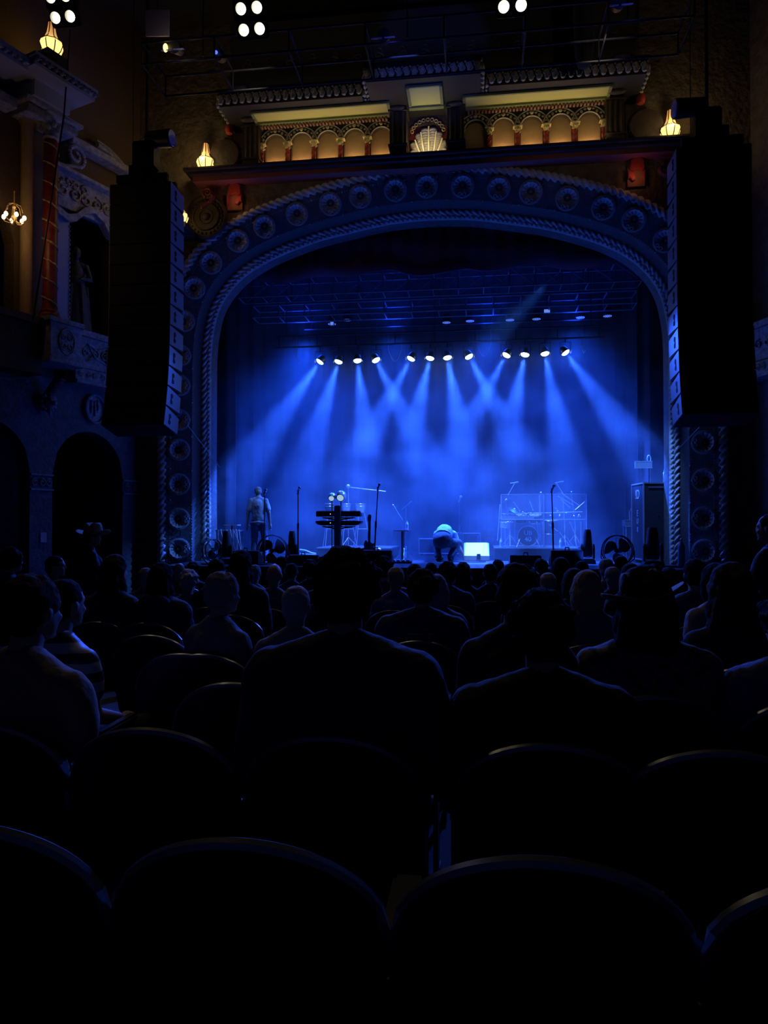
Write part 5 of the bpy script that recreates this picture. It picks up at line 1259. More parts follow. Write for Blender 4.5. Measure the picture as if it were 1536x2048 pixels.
# statue body
ps = dict(stand); ps.update(elR=(.28, .05, 1.2), wrR=(.3, .25, 1.4), elL=(-.27, .03, 1.15), wrL=(-.12, .2, 1.1))
mb = standing_body(MB(), ps); mb.lathe([(0, 0), (.3, 0), (.26, .3), (.2, .8), (.17, 1.0), (.16, 1.15), (.0, 1.2)], 20); mb.path([(-.2, -.08, 1.42), (-.1, -.16, 1.1), (.15, -.17, .8), (.22, -.1, .3)], .05, 8)
for k in range(7): mb.cyl((.2 * math.cos(k), .2 * math.sin(k), 1.0), (.29 * math.cos(k), .29 * math.sin(k), .0), .03)
h = Vector(ps['head']) + Vector((0, 0, .04)); mb.ball(h + Vector((0, -.01, .03)), (.09, .105, .09))
me = remeshed(mb, .014, 2); o = obj_from(me, 'body', STONE, STATUE); o.rotation_euler = (0, 0, PI - .6); o.scale = (1.08,) * 3

# ------------------------------------------------------------------ things on the stage
def wedge(px0, px1, ptop, y, label, front=False, h=None, m_=BLACK):
    x0 = Sx(px0, y); x1 = Sx(px1, y); z1 = Sz((px0 + px1) / 2, ptop, y); h = z1 - STAGE_Z; w = x1 - x0
    t = thing('floor_monitor', label, 'floor monitor', ((x0 + x1) / 2, y, STAGE_Z), .03)
    if not front:
        MB().prismx([(0, 0), (.42, 0), (.5, .12), (.12, h), (.0, h * .97)], -w / 2, w / 2).build('cabinet', m_, t, smooth=0, bevel=.012)
        MB().prismx([(.47, .13), (.5, .13), (.14, h + .0), (.13, h - .03)], -w / 2 + .03, w / 2 - .03).build('grille', GRILLE, t, smooth=0)
        MB().path([(-.04, .02, h - .01), (-.035, .02, h + .05), (.035, .02, h + .05), (.04, .02, h - .01)], .014, 6).build('handle', BLACK, t)
    else:
        MB().prismx([(0, .0), (.45, 0), (.45, h * .96), (.28, h), (.0, .12)], -w / 2, w / 2).build('cabinet', CABSIDE, t, smooth=0, bevel=.012)
        q = MB().add([(-w / 2 + .015, -.005, .125), (w / 2 - .015, -.005, .125), (w / 2 - .05, .27, h + .002), (-w / 2 + .05, .27, h + .002), (-w / 2 + .015, -.0, .115), (w / 2 - .015, 0, .115), (w / 2 - .05, .28, h - .01), (-w / 2 + .05, .28, h - .01)],
                     [(0, 1, 2, 3), (7, 6, 5, 4), (0, 4, 5, 1), (1, 5, 6, 2), (2, 6, 7, 3), (3, 7, 4, 0)]).build('top_panel', WHITE, t, smooth=0)
        MB().box(.0, .09, -.02, .03, .04, .17).build('handle_recess', BLACKM, t, smooth=0)
    return t
G_W = 'black floor monitors along the stage edge'
wedge(465, 516, 1101, 15.0, 'black floor monitor at the left end of the stage edge, below the standing person')['group'] = G_W
wedge(577, 635, 1110, 15.0, 'low wide black floor monitor right of the left stage fan')['group'] = G_W
wedge(721, 783, 1100, 15.0, 'tall black floor monitor in front of the electric guitar')['group'] = G_W
wedge(1020, 1083, 1110, 15.3, 'low black floor monitor in front of the drum riser')['group'] = G_W
wedge(1102, 1167, 1100, 15.1, 'tall black floor monitor below the right microphone stand')['group'] = G_W
wedge(928, 979, 1086, 17.5, 'brightly lit white-topped floor monitor at stage centre', True)
def mic_stand(px, ptop, y, label, pxb=None, m_=BLACK, bright=False):
    x = Sx(pxb or px, y); xt = Sx(px, y); z = Sz(px, ptop, y) - STAGE_Z; dx = xt - x
    t = thing('microphone_stand', label, 'microphone stand', (x, y, STAGE_Z), group='microphone stands')
    MB().lathe([(0, 0), (.14, 0), (.135, .025), (.03, .035), (0, .035)], 24).build('base', m_, t)
    MB().cyl((0, 0, .03), (dx * .45, 0, z * .5), .0165).cyl((dx * .45, 0, z * .46), (dx * .45, 0, z * .54), .024).cyl((dx * .45, 0, z * .5), (dx, 0, z - .1), .012).build('pole', m_, t)
    MB().cyl((dx, .02, z - .13), (dx, -.03, z - .06), .018).build('clip', m_, t)
    mc = MB(); mc.cyl((dx - .02, 0, z - .15), (dx + .03, -.03, z - .03), .014, .02, 12); mc.ball((dx + .038, -.035, z - .01), .034 if not bright else .04, 14, 10); mc.build('microphone', STEEL if not bright else WHITE, t)
    return t
mic_stand(529, 980, 15.25, 'straight microphone stand in front of the standing person at left')
mic_stand(596, 975, 15.2, 'straight microphone stand right of the left stage fan')
mic_stand(756, 968, 15.4, 'slightly leaning microphone stand beside the electric guitar', 748)
mic_stand(1104, 971, 15.5, 'black microphone stand in front of the drum kit', 1107)
mic_stand(919, 993, 18.6, 'far thin microphone stand with a bright white microphone, stage centre', m_=STEEL, bright=True)
# drum riser
y0 = 17.7; x0 = Sx(989, y0); x1 = Sx(1156, y0); hR = Sz(1070, 1095, y0) - STAGE_Z
t = thing('riser', 'low carpeted riser under the drum kit', 'riser', ((x0 + x1) / 2, y0, STAGE_Z)); w = (x1 - x0) / 2
MB().box(-w, w, 0, 2.0, 0, hR - .03).build('skirt', BLACKM, t, smooth=0); MB().box(-w - .01, w + .01, -.01, 2.0, hR - .03, hR).build('top_board', ALU, t, smooth=0)
RZ = STAGE_Z + hR
# acrylic shield
t = thing('drum_shield', 'clear acrylic drum shield standing on the riser around the kit', 'shield', ((x0 + x1) / 2, y0 + .1, RZ))
zt = Sz(1080, 988, y0 + .1) - RZ; zm = Sz(1080, 1039, y0 + .1) - RZ
xa = Sx(1002, y0 + .1) - t.location.x; xb = Sx(1174, y0 + .1) - t.location.x; xm = Sx(1088, y0 + .1) - t.location.x
for a, b in ((xa, xm), (xm, xb)):
    for z0_, z1_ in ((zm, zt), (.02, zm)):
        pn = MB().box(a + .01, b - .01, 0, .006, z0_, z1_).build('acrylic_panel', PLEXI, t, smooth=0)
        e = MB()
        for q in ((a, a + .012, z0_, z1_), (b - .012, b, z0_, z1_), (a, b, z0_, z0_ + .012), (a, b, z1_ - .01, z1_)): e.box(q[0], q[1], -.004, .01, q[2], q[3])
        e.build('panel_edge', mat('acrylic_edge', (.5, .6, .75), .3, spec=.8), pn, smooth=0)
MB().box(xm - .018, xm + .018, -.02, .0, .0, zt).build('hinge_post', ALU, t, smooth=0)
for xx in (xa, xb): MB().box(xx - .006, xx + .006, 0, .5, .02, zt).build('acrylic_panel', PLEXI, t, smooth=0)
# drum kit
kx = Sx(1056, y0 + .45)
kit = thing('drum_kit', 'drum kit with lettered bass drum behind the acrylic shield', 'drum kit', (kx, y0 + .45, RZ))
Rr = 19.5 * (y0 + .45) / FPX; SHELL = mat('black_drum_shell', (.02, .02, .022), .25); HEADM = mat('black_drum_head', (.012, .012, .016), .4); SKN = mat('pale_drum_head', (.6, .6, .58), .5)
M = Matrix.Translation((0, 0, Rr + .02)) @ Matrix.Rotation(PI / 2, 4, 'X')
bd = MB().lathe([(Rr, -.42), (Rr, .0)], 36, M).build('bass_drum', SHELL, kit)
MB().lathe([(0, .0), (Rr * .97, .004), (Rr * .97, -.01)], 36, M).build('drum_head', HEADM, bd); MB().torus((0, 0, .0), Rr + .004, .012, 40, 8, M).build('hoop', CHROME, bd)
m = MB()
for k in range(8):
    a = k * PI / 4 + .4; m.cyl(M @ Vector((math.cos(a) * (Rr + .02), math.sin(a) * (Rr + .02), .01)), M @ Vector((math.cos(a) * (Rr + .02), math.sin(a) * (Rr + .02), -.1)), .008)
m.cyl((-Rr * .8, -.0, .2), (-Rr * 1.15, -.1, .0), .01); m.cyl((Rr * .8, 0, .2), (Rr * 1.15, -.1, 0), .01); m.build('tension_rod', CHROME, bd)
def text_mesh(s, size, name, m_, parent, loc, rot=(PI / 2, 0, 0), ext=.002, bold=.0):
    c = bpy.data.curves.new(name, 'FONT'); c.body = s; c.size = size; c.extrude = ext; c.align_x = 'CENTER'; c.align_y = 'CENTER'; c.offset = bold * .25
    o = bpy.data.objects.new('tmp', c); COL.objects.link(o); dg = bpy.context.evaluated_depsgraph_get(); me = bpy.data.meshes.new_from_object(o.evaluated_get(dg)); bpy.data.objects.remove(o)
    r = obj_from(me, name, m_, parent); r.location = loc; r.rotation_euler = rot; return r
LET = mat('pale_blue_lettering', (.55, .75, .95), .6)
text_mesh('UB', .155, 'lettering', LET, bd, (-.0, -.012, Rr + .02 + .072), bold=.006); text_mesh('40', .165, 'lettering', LET, bd, (.0, -.012, Rr + .02 - .075), bold=.006)
def drum(x, y, z, r, h, tilt=0, tz=0, name='tom', m_=SHELL):
    M = Matrix.Translation((x, y, z)) @ Matrix.Rotation(tz, 4, 'Z') @ Matrix.Rotation(tilt, 4, 'X')
    o = MB().lathe([(r, 0), (r, h)], 24, M).lathe([(0, .0), (r, 0)], 24, M).build(name, m_, kit); MB().lathe([(0, h), (r * .97, h + .002), (r * .97, h - .005)], 24, M).build('drum_head', SKN, o); MB().torus((0, 0, h), r + .004, .008, 24, 6, M).torus((0, 0, 0.01), r + .004, .007, 24, 6, M).build('hoop', CHROME, o)
drum(-.16, .25, Rr * 2 + .12, .13, .18, .35, .1); drum(.2, .25, Rr * 2 + .12, .14, .2, .35, -.1); drum(.58, .45, .32, .19, .34, .1, 0, 'floor_tom'); drum(-.5, .4, .48, .17, .13, .1, 0, 'snare_drum', CHROME)
CYM = mat('cymbal_bronze', (.62, .6, .5), .25, 1.0)
def cymbal(px, py, y, r, tilt=0, tz=0, base=None, name='cymbal'):
    p = Py(px, py, y) - kit.location; M = Matrix.Translation(p) @ Matrix.Rotation(tz, 4, 'Y') @ Matrix.Rotation(tilt, 4, 'X')
    o = MB().lathe([(0, .035), (.03, .03), (.045, .015), (r * .6, .006), (r, -.008), (r * .6, .0), (0, .02)], 32, M).build(name, CYM, kit)
    bx = p.x + (base or 0); q = MB(); q.cyl((p.x, p.y, p.z + .04), (p.x, p.y, p.z - .1), .007); q.cyl((p.x, p.y, p.z - .1), (bx, p.y + .1, .55), .01); q.cyl((bx, p.y + .1, .55), (bx, p.y + .1, .12), .013)
    for k in range(3): a = k * 2.09 + .5; q.cyl((bx, p.y + .1, .3), (bx + .24 * math.cos(a), p.y + .1 + .24 * math.sin(a), .01), .009)
    q.build('cymbal_stand', CHROME, kit)
cymbal(1082, 986, 18.5, .2, .08, 0, -.02); cymbal(1012, 1000, 17.95, .15, .15, -.5, .1); cymbal(1126, 987, 18.4, .15, .3, .25, .05); cymbal(1143, 985, 18.7, .14, .1, -.1, .1); cymbal(1030, 1018, 18.6, .19, .5, .35, .0); cymbal(995 + 30, 1030, 18.3, .14, .1, .0, -.05, 'hi_hat')
m = MB()
for (a, b) in (((1016, 990), (1030, 966)), ((1113, 967), (1128, 990)), ((1117, 993), (1146, 1010)), ((1128, 990), (1160, 1012)), ((1008, 1030), (1019, 1019)), ((1060, 1004), (1066, 1020)), ((1079, 992), (1079, 1030)), ((1028, 1005), (1040, 1022)), ((1123, 1000), (1140, 1015)), ((1111, 1016), (1120, 1025)), ((1150, 1020), (1170, 1003)), ((1100, 1050), (1115, 1062)), ((1140, 1045), (1158, 1085)), ((995, 1080), (1000, 1010)), ((1120, 1065), (1138, 1090)), ((1016, 1045), (1020, 1092)), ((1074, 1045), (1078, 1090)), ((1086, 1045), (1088, 1092)), ((1009, 1045), (1011, 1093)), ((1162, 1045), (1162, 1090))):
    p = Py(*a, 18.2) - kit.location; q = Py(*b, 18.2) - kit.location; m.cyl(p, q, .0095, None, 6); m.ball(p, .018, 6, 4); m.ball(q, .018, 6, 4)
p = Py(1005, 1028, 18.2) - kit.location; q = Py(1165, 1024, 18.2) - kit.location; m.cyl(p, q, .014)
m.build('hardware_stands', CHROME, kit)
for i, (px, py, rz) in enumerate(((1028, 966, .2), (1118, 965, -.1))):
    p = Py(px, py, 18.2) - kit.location; MB().cyl(p + Vector((-.09, 0, -.01)), p + Vector((.11, 0, .02)), .014, .018).build('overhead_microphone', STEEL, kit)
m = MB()
for i in range(16): p = Py(1042 + rr.random() * 24, 1025 + rr.random() * 10, 18.0) - kit.location; m.ball(p, .018 + .015 * rr.random(), 8, 5)
for i in range(10): p = Py(1100 + rr.random() * 64, 1022 + rr.random() * 12, 18.1) - kit.location; m.ball(p, .014 + .012 * rr.random(), 8, 5)
m.build('clamps', CHROME, kit)
MB().box(*sorted((Sx(1000, 18) - kx, Sx(1068, 18) - kx)), -.25, .0, Sz(1040, 1038, 18) - RZ, Sz(1040, 1032, 18) - RZ).build('gear_tray', ALU, kit, smooth=0)
# water bottles
def bottle(px, pb, y, label, zb=None, h=.22, m_=None):
    x = Sx(px, y); zb = zb if zb is not None else Sz(px, pb, y); t = thing('water_bottle', label, 'bottle', (x, y, zb), group='water bottles on the stage')
    MB().lathe([(0, 0), (.033, 0), (.034, .02), (.031, .08), (.034, .13), (.03, h - .06), (.013, h - .025), (.013, h - .015), (0, h - .015)], 16).build('bottle_body', m_ or mat('bottle_plastic', (.55, .65, .8), .15), t)
    MB().cyl((0, 0, h - .018), (0, 0, h + .003), .015).build('bottle_cap', WHITE, t); MB().lathe([(.0345, .05), (.0345, .12)], 16).build('bottle_label', mat('bottle_label', (.3, .4, .7), .5), t)
bottle(1002, 1094, 17.75, 'water bottle on the drum riser left of the bass drum', RZ); bottle(1121, 1094, 17.75, 'water bottle on the drum riser right of the bass drum', RZ)
# percussion riser (left)
y1 = 17.9; xa_ = Sx(634, y1); xb_ = Sx(782, y1); hL = Sz(700, 1095, y1) - STAGE_Z
t = thing('riser', 'low riser under the percussion at left of centre', 'riser', ((xa_ + xb_) / 2, y1, STAGE_Z)); w = (xb_ - xa_) / 2
MB().box(-w, w, 0, 1.8, 0, hL - .03).build('skirt', BLACKM, t, smooth=0); MB().box(-w - .01, w + .01, -.01, 1.8, hL - .03, hL).build('top_board', ALU, t, smooth=0)
RL = STAGE_Z + hL
t = thing('cable_ramp', 'low pale cable roll lying left of the percussion riser', 'cable', (Sx(615, 17.9), 17.9, STAGE_Z + .02)); m = MB()
m.path([(-.2, 0, .22), (-.05, 0, .2), (.1, 0, .14), (.22, 0, .12)], .02, 6); m.path([(-.2, .05, .12), (.0, .05, .1), (.25, .05, .09)], .015, 6); m.path([(-.22, .05, .0), (-.2, .05, .12)], .015, 6); m.path([(.24, .05, .0), (.25, .05, .1)], .015, 6); m.build('hose', WHITE, t)
for i, (px, w_, lab) in enumerate(((659, 15, 'left drum of the percussion row'), (693, 15, 'middle drum of the percussion row'), (721, 18, 'right drum of the percussion row'))):
    y = 18.3; x = Sx(px, y); z = Sz(px, 1008, y); r = w_ / 2 * 18.4 / FPX * 1.15
    t = thing('conga_drum', lab + ', on a thin stand', 'drum', (x, y, RL), group='percussion drums')
    zz = z - RL; MB().lathe([(r * .8, zz - .22), (r, zz - .1), (r, zz)], 24).build('shell', CHROME if i else SHELL, t); MB().lathe([(0, zz), (r, zz + .004), (r, zz - .01)], 24).build('drum_head', SKN, t); MB().torus((0, 0, zz), r + .005, .009, 24, 6).torus((0, 0, zz - .06), r + .004, .006, 24, 6).build('hoop', CHROME, t)
    q = MB()
    for k in range(3): a = k * 2.09 + .3; q.cyl((r * .7 * math.cos(a), r * .7 * math.sin(a), zz - .2), (.28 * math.cos(a + .0), .22 * math.sin(a), 0.0), .010); q.cyl((r * .7 * math.cos(a), r * .7 * math.sin(a), zz - .2), (r * .7 * math.cos(a + 2.09), r * .7 * math.sin(a + 2.09), zz - .2), .008); q.cyl((.17 * math.cos(a), .15 * math.sin(a), zz * .42), (.17 * math.cos(a + 2.09), .15 * math.sin(a + 2.09), zz * .42), .007)
    q.build('drum_stand', CHROME, t)
# boom stand with ball
y = 18.0; xs_ = Sx(693, y); t = thing('boom_stand', 'boom stand with a round microphone ball and a long level arm over the percussion', 'microphone stand', (xs_, y + .25, RL)); zc = Sz(693, 972, y) - RL
q = MB(); q.cyl((0, 0, 0.02), (0, 0, zc - .06), .011); q.cyl((.03, 0, zc - .02), (Sx(768, y) - xs_, 0, Sz(768, 982, y) - RL), .013)
for k in range(3): q.cyl((0, 0, .25), (.25 * math.cos(k * 2.09), .25 * math.sin(k * 2.09), 0.0), .009)
q.build('stand', CHROME, t); MB().ball((0, -.02, zc), (.06, .06, .06), 16, 12).build('microphone_ball', CHROME, t)
# two round chrome lamps
for px, py, r, lab in ((664, 994, 9, 'smaller left of the two round chrome lamps behind the keyboard stand'), (682, 992, 11.5, 'larger right of the two round chrome lamps behind the keyboard stand')):
    y = 16.6; p = Py(px, py, y); rr_ = r * 16.8 / FPX; t = thing('round_lamp', lab, 'lamp', (p.x, p.y, STAGE_Z), group='two round chrome lamps'); zz = p.z - STAGE_Z
    M = Matrix.Translation((0, 0, zz)) @ Matrix.Rotation(2.05, 4, 'X')
    MB().lathe([(0, -rr_), (rr_ * .5, -rr_ * .87), (rr_ * .87, -rr_ * .5), (rr_, 0), (rr_ * .9, rr_ * .42), (rr_ * .66, rr_ * .74)], 24, M).build('lamp_shell', CHROME, t)
    MB().lathe([(0, rr_ * .8), (rr_ * .6, rr_ * .76), (0, rr_ * .5)], 24, M).build('lamp_lens', glow('pale_lens', (.6, .9, .85), .55), t); MB().torus((0, 0, rr_ * .72), rr_ * .64, rr_ * .07, 24, 6, M).build('bezel', BLACK, t)
    q = MB(); q.cyl((0, 0, .02), (0, 0, zz - rr_ * .9), .012)
    for k in range(3): q.cyl((0, 0, .3), (.2 * math.cos(k * 2.09 + .5), .2 * math.sin(k * 2.09 + .5), 0.0), .009)
    q.build('pole', DKMETAL, t)
# keyboard stand
y = 15.7; x = Sx(675, y); t = thing('keyboard_stand', 'dark single-column stand carrying two keyboards, seen from behind', 'keyboard stand', (x, y, STAGE_Z)); zt = Sz(675, 1011, y) - STAGE_Z; zA = Sz(675, 1034, y) - STAGE_Z; zB = Sz(675, 1052, y) - STAGE_Z
MB().box(-.068, .068, -.05, .05, .03, zt).build('column', mat('satin_dark_blue_metal', (.05, .06, .1), .4, .3), t, smooth=0, bevel=.015)
MB().box(-.35, .35, -.25, .25, 0, .035).build('base', BLACK, t, smooth=0, bevel=.01)
m = MB(); 
for sx in (-1, 1):
    for zz in (zA - .01, zB - .01): m.cyl((sx * .05, .0, zz - .05), (sx * .33, .12, zz - .005), .016); m.cyl((sx * .33, .0, zz - .004), (sx * .33, .32, zz - .004), .014); m.cyl((sx * .06, .04, zz - .005), (sx * .33, .04, zz - .005), .012)
m.build('support_arm', BLACK, t)
for zz, h_, lab, wkb in ((zA, .125, 'upper black keyboard on the column stand', 1.0), (zB, .1, 'lower black keyboard with rounded underside on the column stand', 1.02)):
    k = thing('keyboard', lab, 'keyboard', (x, y + .06, STAGE_Z + zz + .012), group='two stage keyboards'); w = wkb / 2
    if zz == zA: MB().prismx([(0, 0), (.3, 0), (.3, .06), (.12, .09), (0, h_)], -w, w).build('case', BLACK, k, smooth=0, bevel=.01)
    else: MB().prism([(-w, h_), (-w, h_ * .6), (-w + .05, h_ * .2), (-w + .14, 0), (w - .14, 0), (w - .05, h_ * .2), (w, h_ * .6), (w, h_)], 0, .33).build('case', BLACK, k, smooth=0, bevel=.008)
    q = MB()
    for i in range(50): q.box(-w + .06 + i * .0176, -w + .075 + i * .0176, .16, .29, (.068 if zz == zA else h_ - .004), (.082 if zz == zA else h_ + .008))
    o_k = q.build('keys', WHITE, k, smooth=0)
    MB().box(-.18, -.165, -.004, 0, .05, .062).build('indicator_light', glow('white_led', (.8, .9, 1), 2), k, smooth=0)
# electric guitar on stand
y = 15.75; x = Sx(738, y); t = thing('electric_guitar', 'dark electric guitar standing upright beside the leaning microphone stand', 'guitar', (x, y, STAGE_Z + .1), rot=(-.12, 0, .03)); zt = Sz(738, 1028, y) - STAGE_Z - .1
GU = mat('dark_blue_guitar_body', (.04, .05, .12), .25)
poly = [(-.13, .02), (-.16, .1), (-.15, .2), (-.11, .27), (-.12, .33), (-.095, .42), (-.06, .43), (-.04, .385), (.04, .385), (.055, .36), (.09, .35), (.11, .38), (.13, .36), (.1, .29), (.12, .2), (.155, .1), (.12, .02), (.06, -.02), (-.06, -.02)]
MB().prism(poly, -.022, .022).build('guitar_body', GU, t, smooth=0, bevel=.008); MB().box(-.028, .028, -.03, -.005, .36, zt - .16).build('neck', mat('neck_wood', (.12, .07, .04), .5), t, smooth=0)
MB().prism([(-.03, zt - .17), (-.045, zt - .1), (-.035, zt - .02), (.0, zt), (.04, zt - .02), (.035, zt - .1), (.028, zt - .17)], -.028, -.01).build('headstock', GU, t, smooth=0)
q = MB()
for k in range(6): q.ball((-.05, -.018, zt - .15 + .022 * k), (.014, .008, .007), 6, 4); q.cyl((-.02 + .008 * k, -.034, .1), (-.014 + .0055 * k, -.034, zt - .15), .0012, None, 4)
for k in range(18): q.box(-.028, .028, -.032, -.029, .42 + k * .024, .423 + k * .024)
q.build('strings', STEEL, t)
t2 = thing('guitar_stand', 'small black stand holding up the electric guitar', 'stand', (x, y, STAGE_Z)); q = MB(); q.path([(-.2, -.15, .005), (0, .05, .12), (.2, -.15, .005)], .011, 6); q.cyl((0, .05, .12), (0, .14, .6), .012); q.cyl((0, .14, .6), (0, .25, .005), .011); q.cyl((-.1, -.06, .09), (-.1, .08, .1), .011); q.cyl((.1, -.06, .09), (.1, .08, .1), .011); q.build('frame', BLACK, t2)
# music table with bottle, boom and pedals
y = 17.3; x = Sx(805, y); zt = Sz(805, 1060, y) - STAGE_Z; t = thing('pedestal_table', 'small dark round-top pedestal table with items, left of the crouching person', 'table', (x, y, STAGE_Z))
MB().lathe([(0, zt - .03), (.2, zt - .03), (.225, zt - .02), (.225, zt), (0, zt)], 30).build('tabletop', mat('table_top', (.12, .05, .05), .4), t); MB().box(-.03, .03, -.03, .03, .03, zt - .03).build('column', BLACK, t, smooth=0, bevel=.006); MB().lathe([(0, 0), (.24, 0), (.23, .02), (.04, .035), (0, .035)], 28).build('base', BLACK, t)
bottle(814, 0, y, 'water bottle standing on the small pedestal table', STAGE_Z + zt)
def boom(pxb, pa, pb, y, lab, m_=STEEL):
    x = Sx(pxb, y); t = thing('boom_stand', lab, 'microphone stand', (x, y, STAGE_Z)); a = Py(*pa, y) - t.location; b = Py(*pb, y) - t.location; q = MB(); q.cyl((0, 0, .2), (0, 0, b.z), .010) if False else q.cyl((0, 0, .2), (b.x if abs(b.x) < .05 else 0, 0, max(a.z, b.z) - abs(a.z - b.z) * .5), .010)
    for k in range(3): q.cyl((0, 0, .3), (.26 * math.cos(k * 2.09 + .6), .26 * math.sin(k * 2.09 + .6), 0), .009)
    q.cyl(a, b, .010); q.build('stand', m_, t); q = MB(); d = (a - b).normalized(); q.cyl(a, a + d * .12, .016, .022); q.ball(a + d * .13, .026, 10, 8); q.build('microphone', STEEL, t)
boom(808, (792, 1020), (810, 1048), 17.5, 'bright boom microphone stand leaning left over the pedestal table')
boom(812, (815, 1010), (803, 1020), 19.2, 'far boom microphone stand above the pedestal table')
t = thing('pedal_board', 'flat pedal board on the stage floor left of centre', 'pedal board', (Sx(797, 16.2), 16.2, STAGE_Z)); MB().box(-.3, .3, -.12, .12, 0, .05).build('board', BLACK, t, smooth=0, bevel=.008)
for k in range(5): MB().box(-.26 + k * .11, -.18 + k * .11, -.08, .06, .05, .085).build('pedal', mat('pedal_metal', (.5, .5, .55), .3, .6), t, smooth=0, bevel=.008)
t = thing('instrument_case', 'small bright effects unit on the floor behind the tall monitor', 'case', (Sx(765, 16.4), 16.4, STAGE_Z)); MB().box(-.17, .17, -.12, .12, .2, .26).build('unit', mat('pale_unit', (.5, .5, .45), .4), t, smooth=0, bevel=.01); MB().box(-.15, .15, -.1, .1, 0, .2).build('stand_box', BLACK, t, smooth=0); MB().ball((-.08, 0, .3), (.05, .05, .04), 10, 8).build('dome', CHROME, t)
# distant stool and backline
def flightcase(px0, px1, pt, y, lab, d=.5, m_=None, name='road_case'):
    x0 = Sx(px0, y); x1 = Sx(px1, y); z1 = Sz(px0, pt, y) - STAGE_Z; t = thing(name, lab, 'road case', ((x0 + x1) / 2, y, STAGE_Z)); w = (x1 - x0) / 2
    MB().box(-w, w, 0, d, .06, z1).build('case_body', m_ or mat('case_laminate', (.035, .035, .045), .5), t, smooth=0)
    q = MB()
    for xx in (-w, w):
        for yy in (0, d): q.cyl((xx, yy, .05), (xx, yy, z1), .014, None, 6)
    for zz in (.06, z1): 
        for yy in (0, d): q.cyl((-w, yy, zz), (w, yy, zz), .014, None, 6)
        for xx in (-w, w): q.cyl((xx, 0, zz), (xx, d, zz), .014, None, 6)
    q.build('edge_trim', ALU, t)
    q = MB()
    for xx in (-w + .06, w - .06):
        for yy in (.06, d - .06): q.cyl((xx - .015, yy, .03), (xx + .015, yy, .03), .03, None, 12)
    q.build('caster', BLACK, t); return t, w, d, z1
flightcase(838, 878, 1078, 20.4, 'low dim road case at the back of the stage, left one'); flightcase(882, 922, 1066, 20.4, 'low dim road case at the back of the stage, behind the crouching person'); flightcase(926, 960, 1067, 20.4, 'low dim road case at the back of the stage, right one')
y = 19.6; t = thing('guitar_amplifier', 'dim guitar amplifier cabinet left of the drum kit', 'amplifier', (Sx(978, y), y, STAGE_Z)); w = (Sx(990, y) - Sx(966, y)) / 2; z1 = Sz(978, 1060, y) - STAGE_Z
MB().box(-w, w, 0, .35, 0, z1 - .15).build('cabinet', BLACK, t, smooth=0, bevel=.015); MB().box(-w + .02, w - .02, -.008, 0, .04, z1 - .2).build('grille_cloth', mat('grille_cloth', (.12, .12, .14), .9), t, smooth=0); MB().box(-w * .9, w * .9, .02, .3, z1 - .15, z1).build('amp_head', BLACK, t, smooth=0, bevel=.01)
MB().cyl((-w - .14, -.4, 0), (-w - .13, -.4, .6), .01).build('thin_pole', ALU, t)
# moving head lights on the floor
def mover(px, pt, y, w, lab, base=True):
    x = Sx(px, y); h = Sz(px, pt, y) - STAGE_Z; t = thing('moving_head_light', lab, 'stage light', (x, y, STAGE_Z), group='moving head lights on the stage floor')
    MB().prism([(-w * .55, 0), (w * .55, 0), (w * .5, .07), (w * .42, .11), (-w * .42, .11), (-w * .5, .07)], -.16, .16).build('base', BLACK, t, smooth=0, bevel=.01)
    for sx in (-1, 1): MB().prism([(sx * w * .5, .11), (sx * w * .5, h * .52), (sx * w * .42, h * .6), (sx * w * .38, h * .55), (sx * w * .38, .11)], -.08, .08).build('yoke_arm', BLACK, t, smooth=0, bevel=.01)
    MB().lathe([(0, .14), (w * .3, .15), (w * .36, h * .3), (w * .34, h * .55), (w * .28, h * .9), (w * .22, h), (0, h)], 20).build('lamp_head', BLACK, t)
    MB().box(-w * .14, w * .14, -w * .38, -w * .3, .14, .17).build('indicator', mat('pale_label', (.4, .4, .45), .5), t, smooth=0); return t
mover(453, 1062, 15.5, .30, 'dark moving head light at the left end of the stage near the arch foot'); mover(584, 1062, 15.9, .26, 'moving head light between the left fan and the second microphone stand')
mover(1175, 1059, 16.6, .3, 'dim moving head light right of the drum kit'); mover(1305, 1055, 15.6, .4, 'large dark moving head light in front of the tall road case at right')
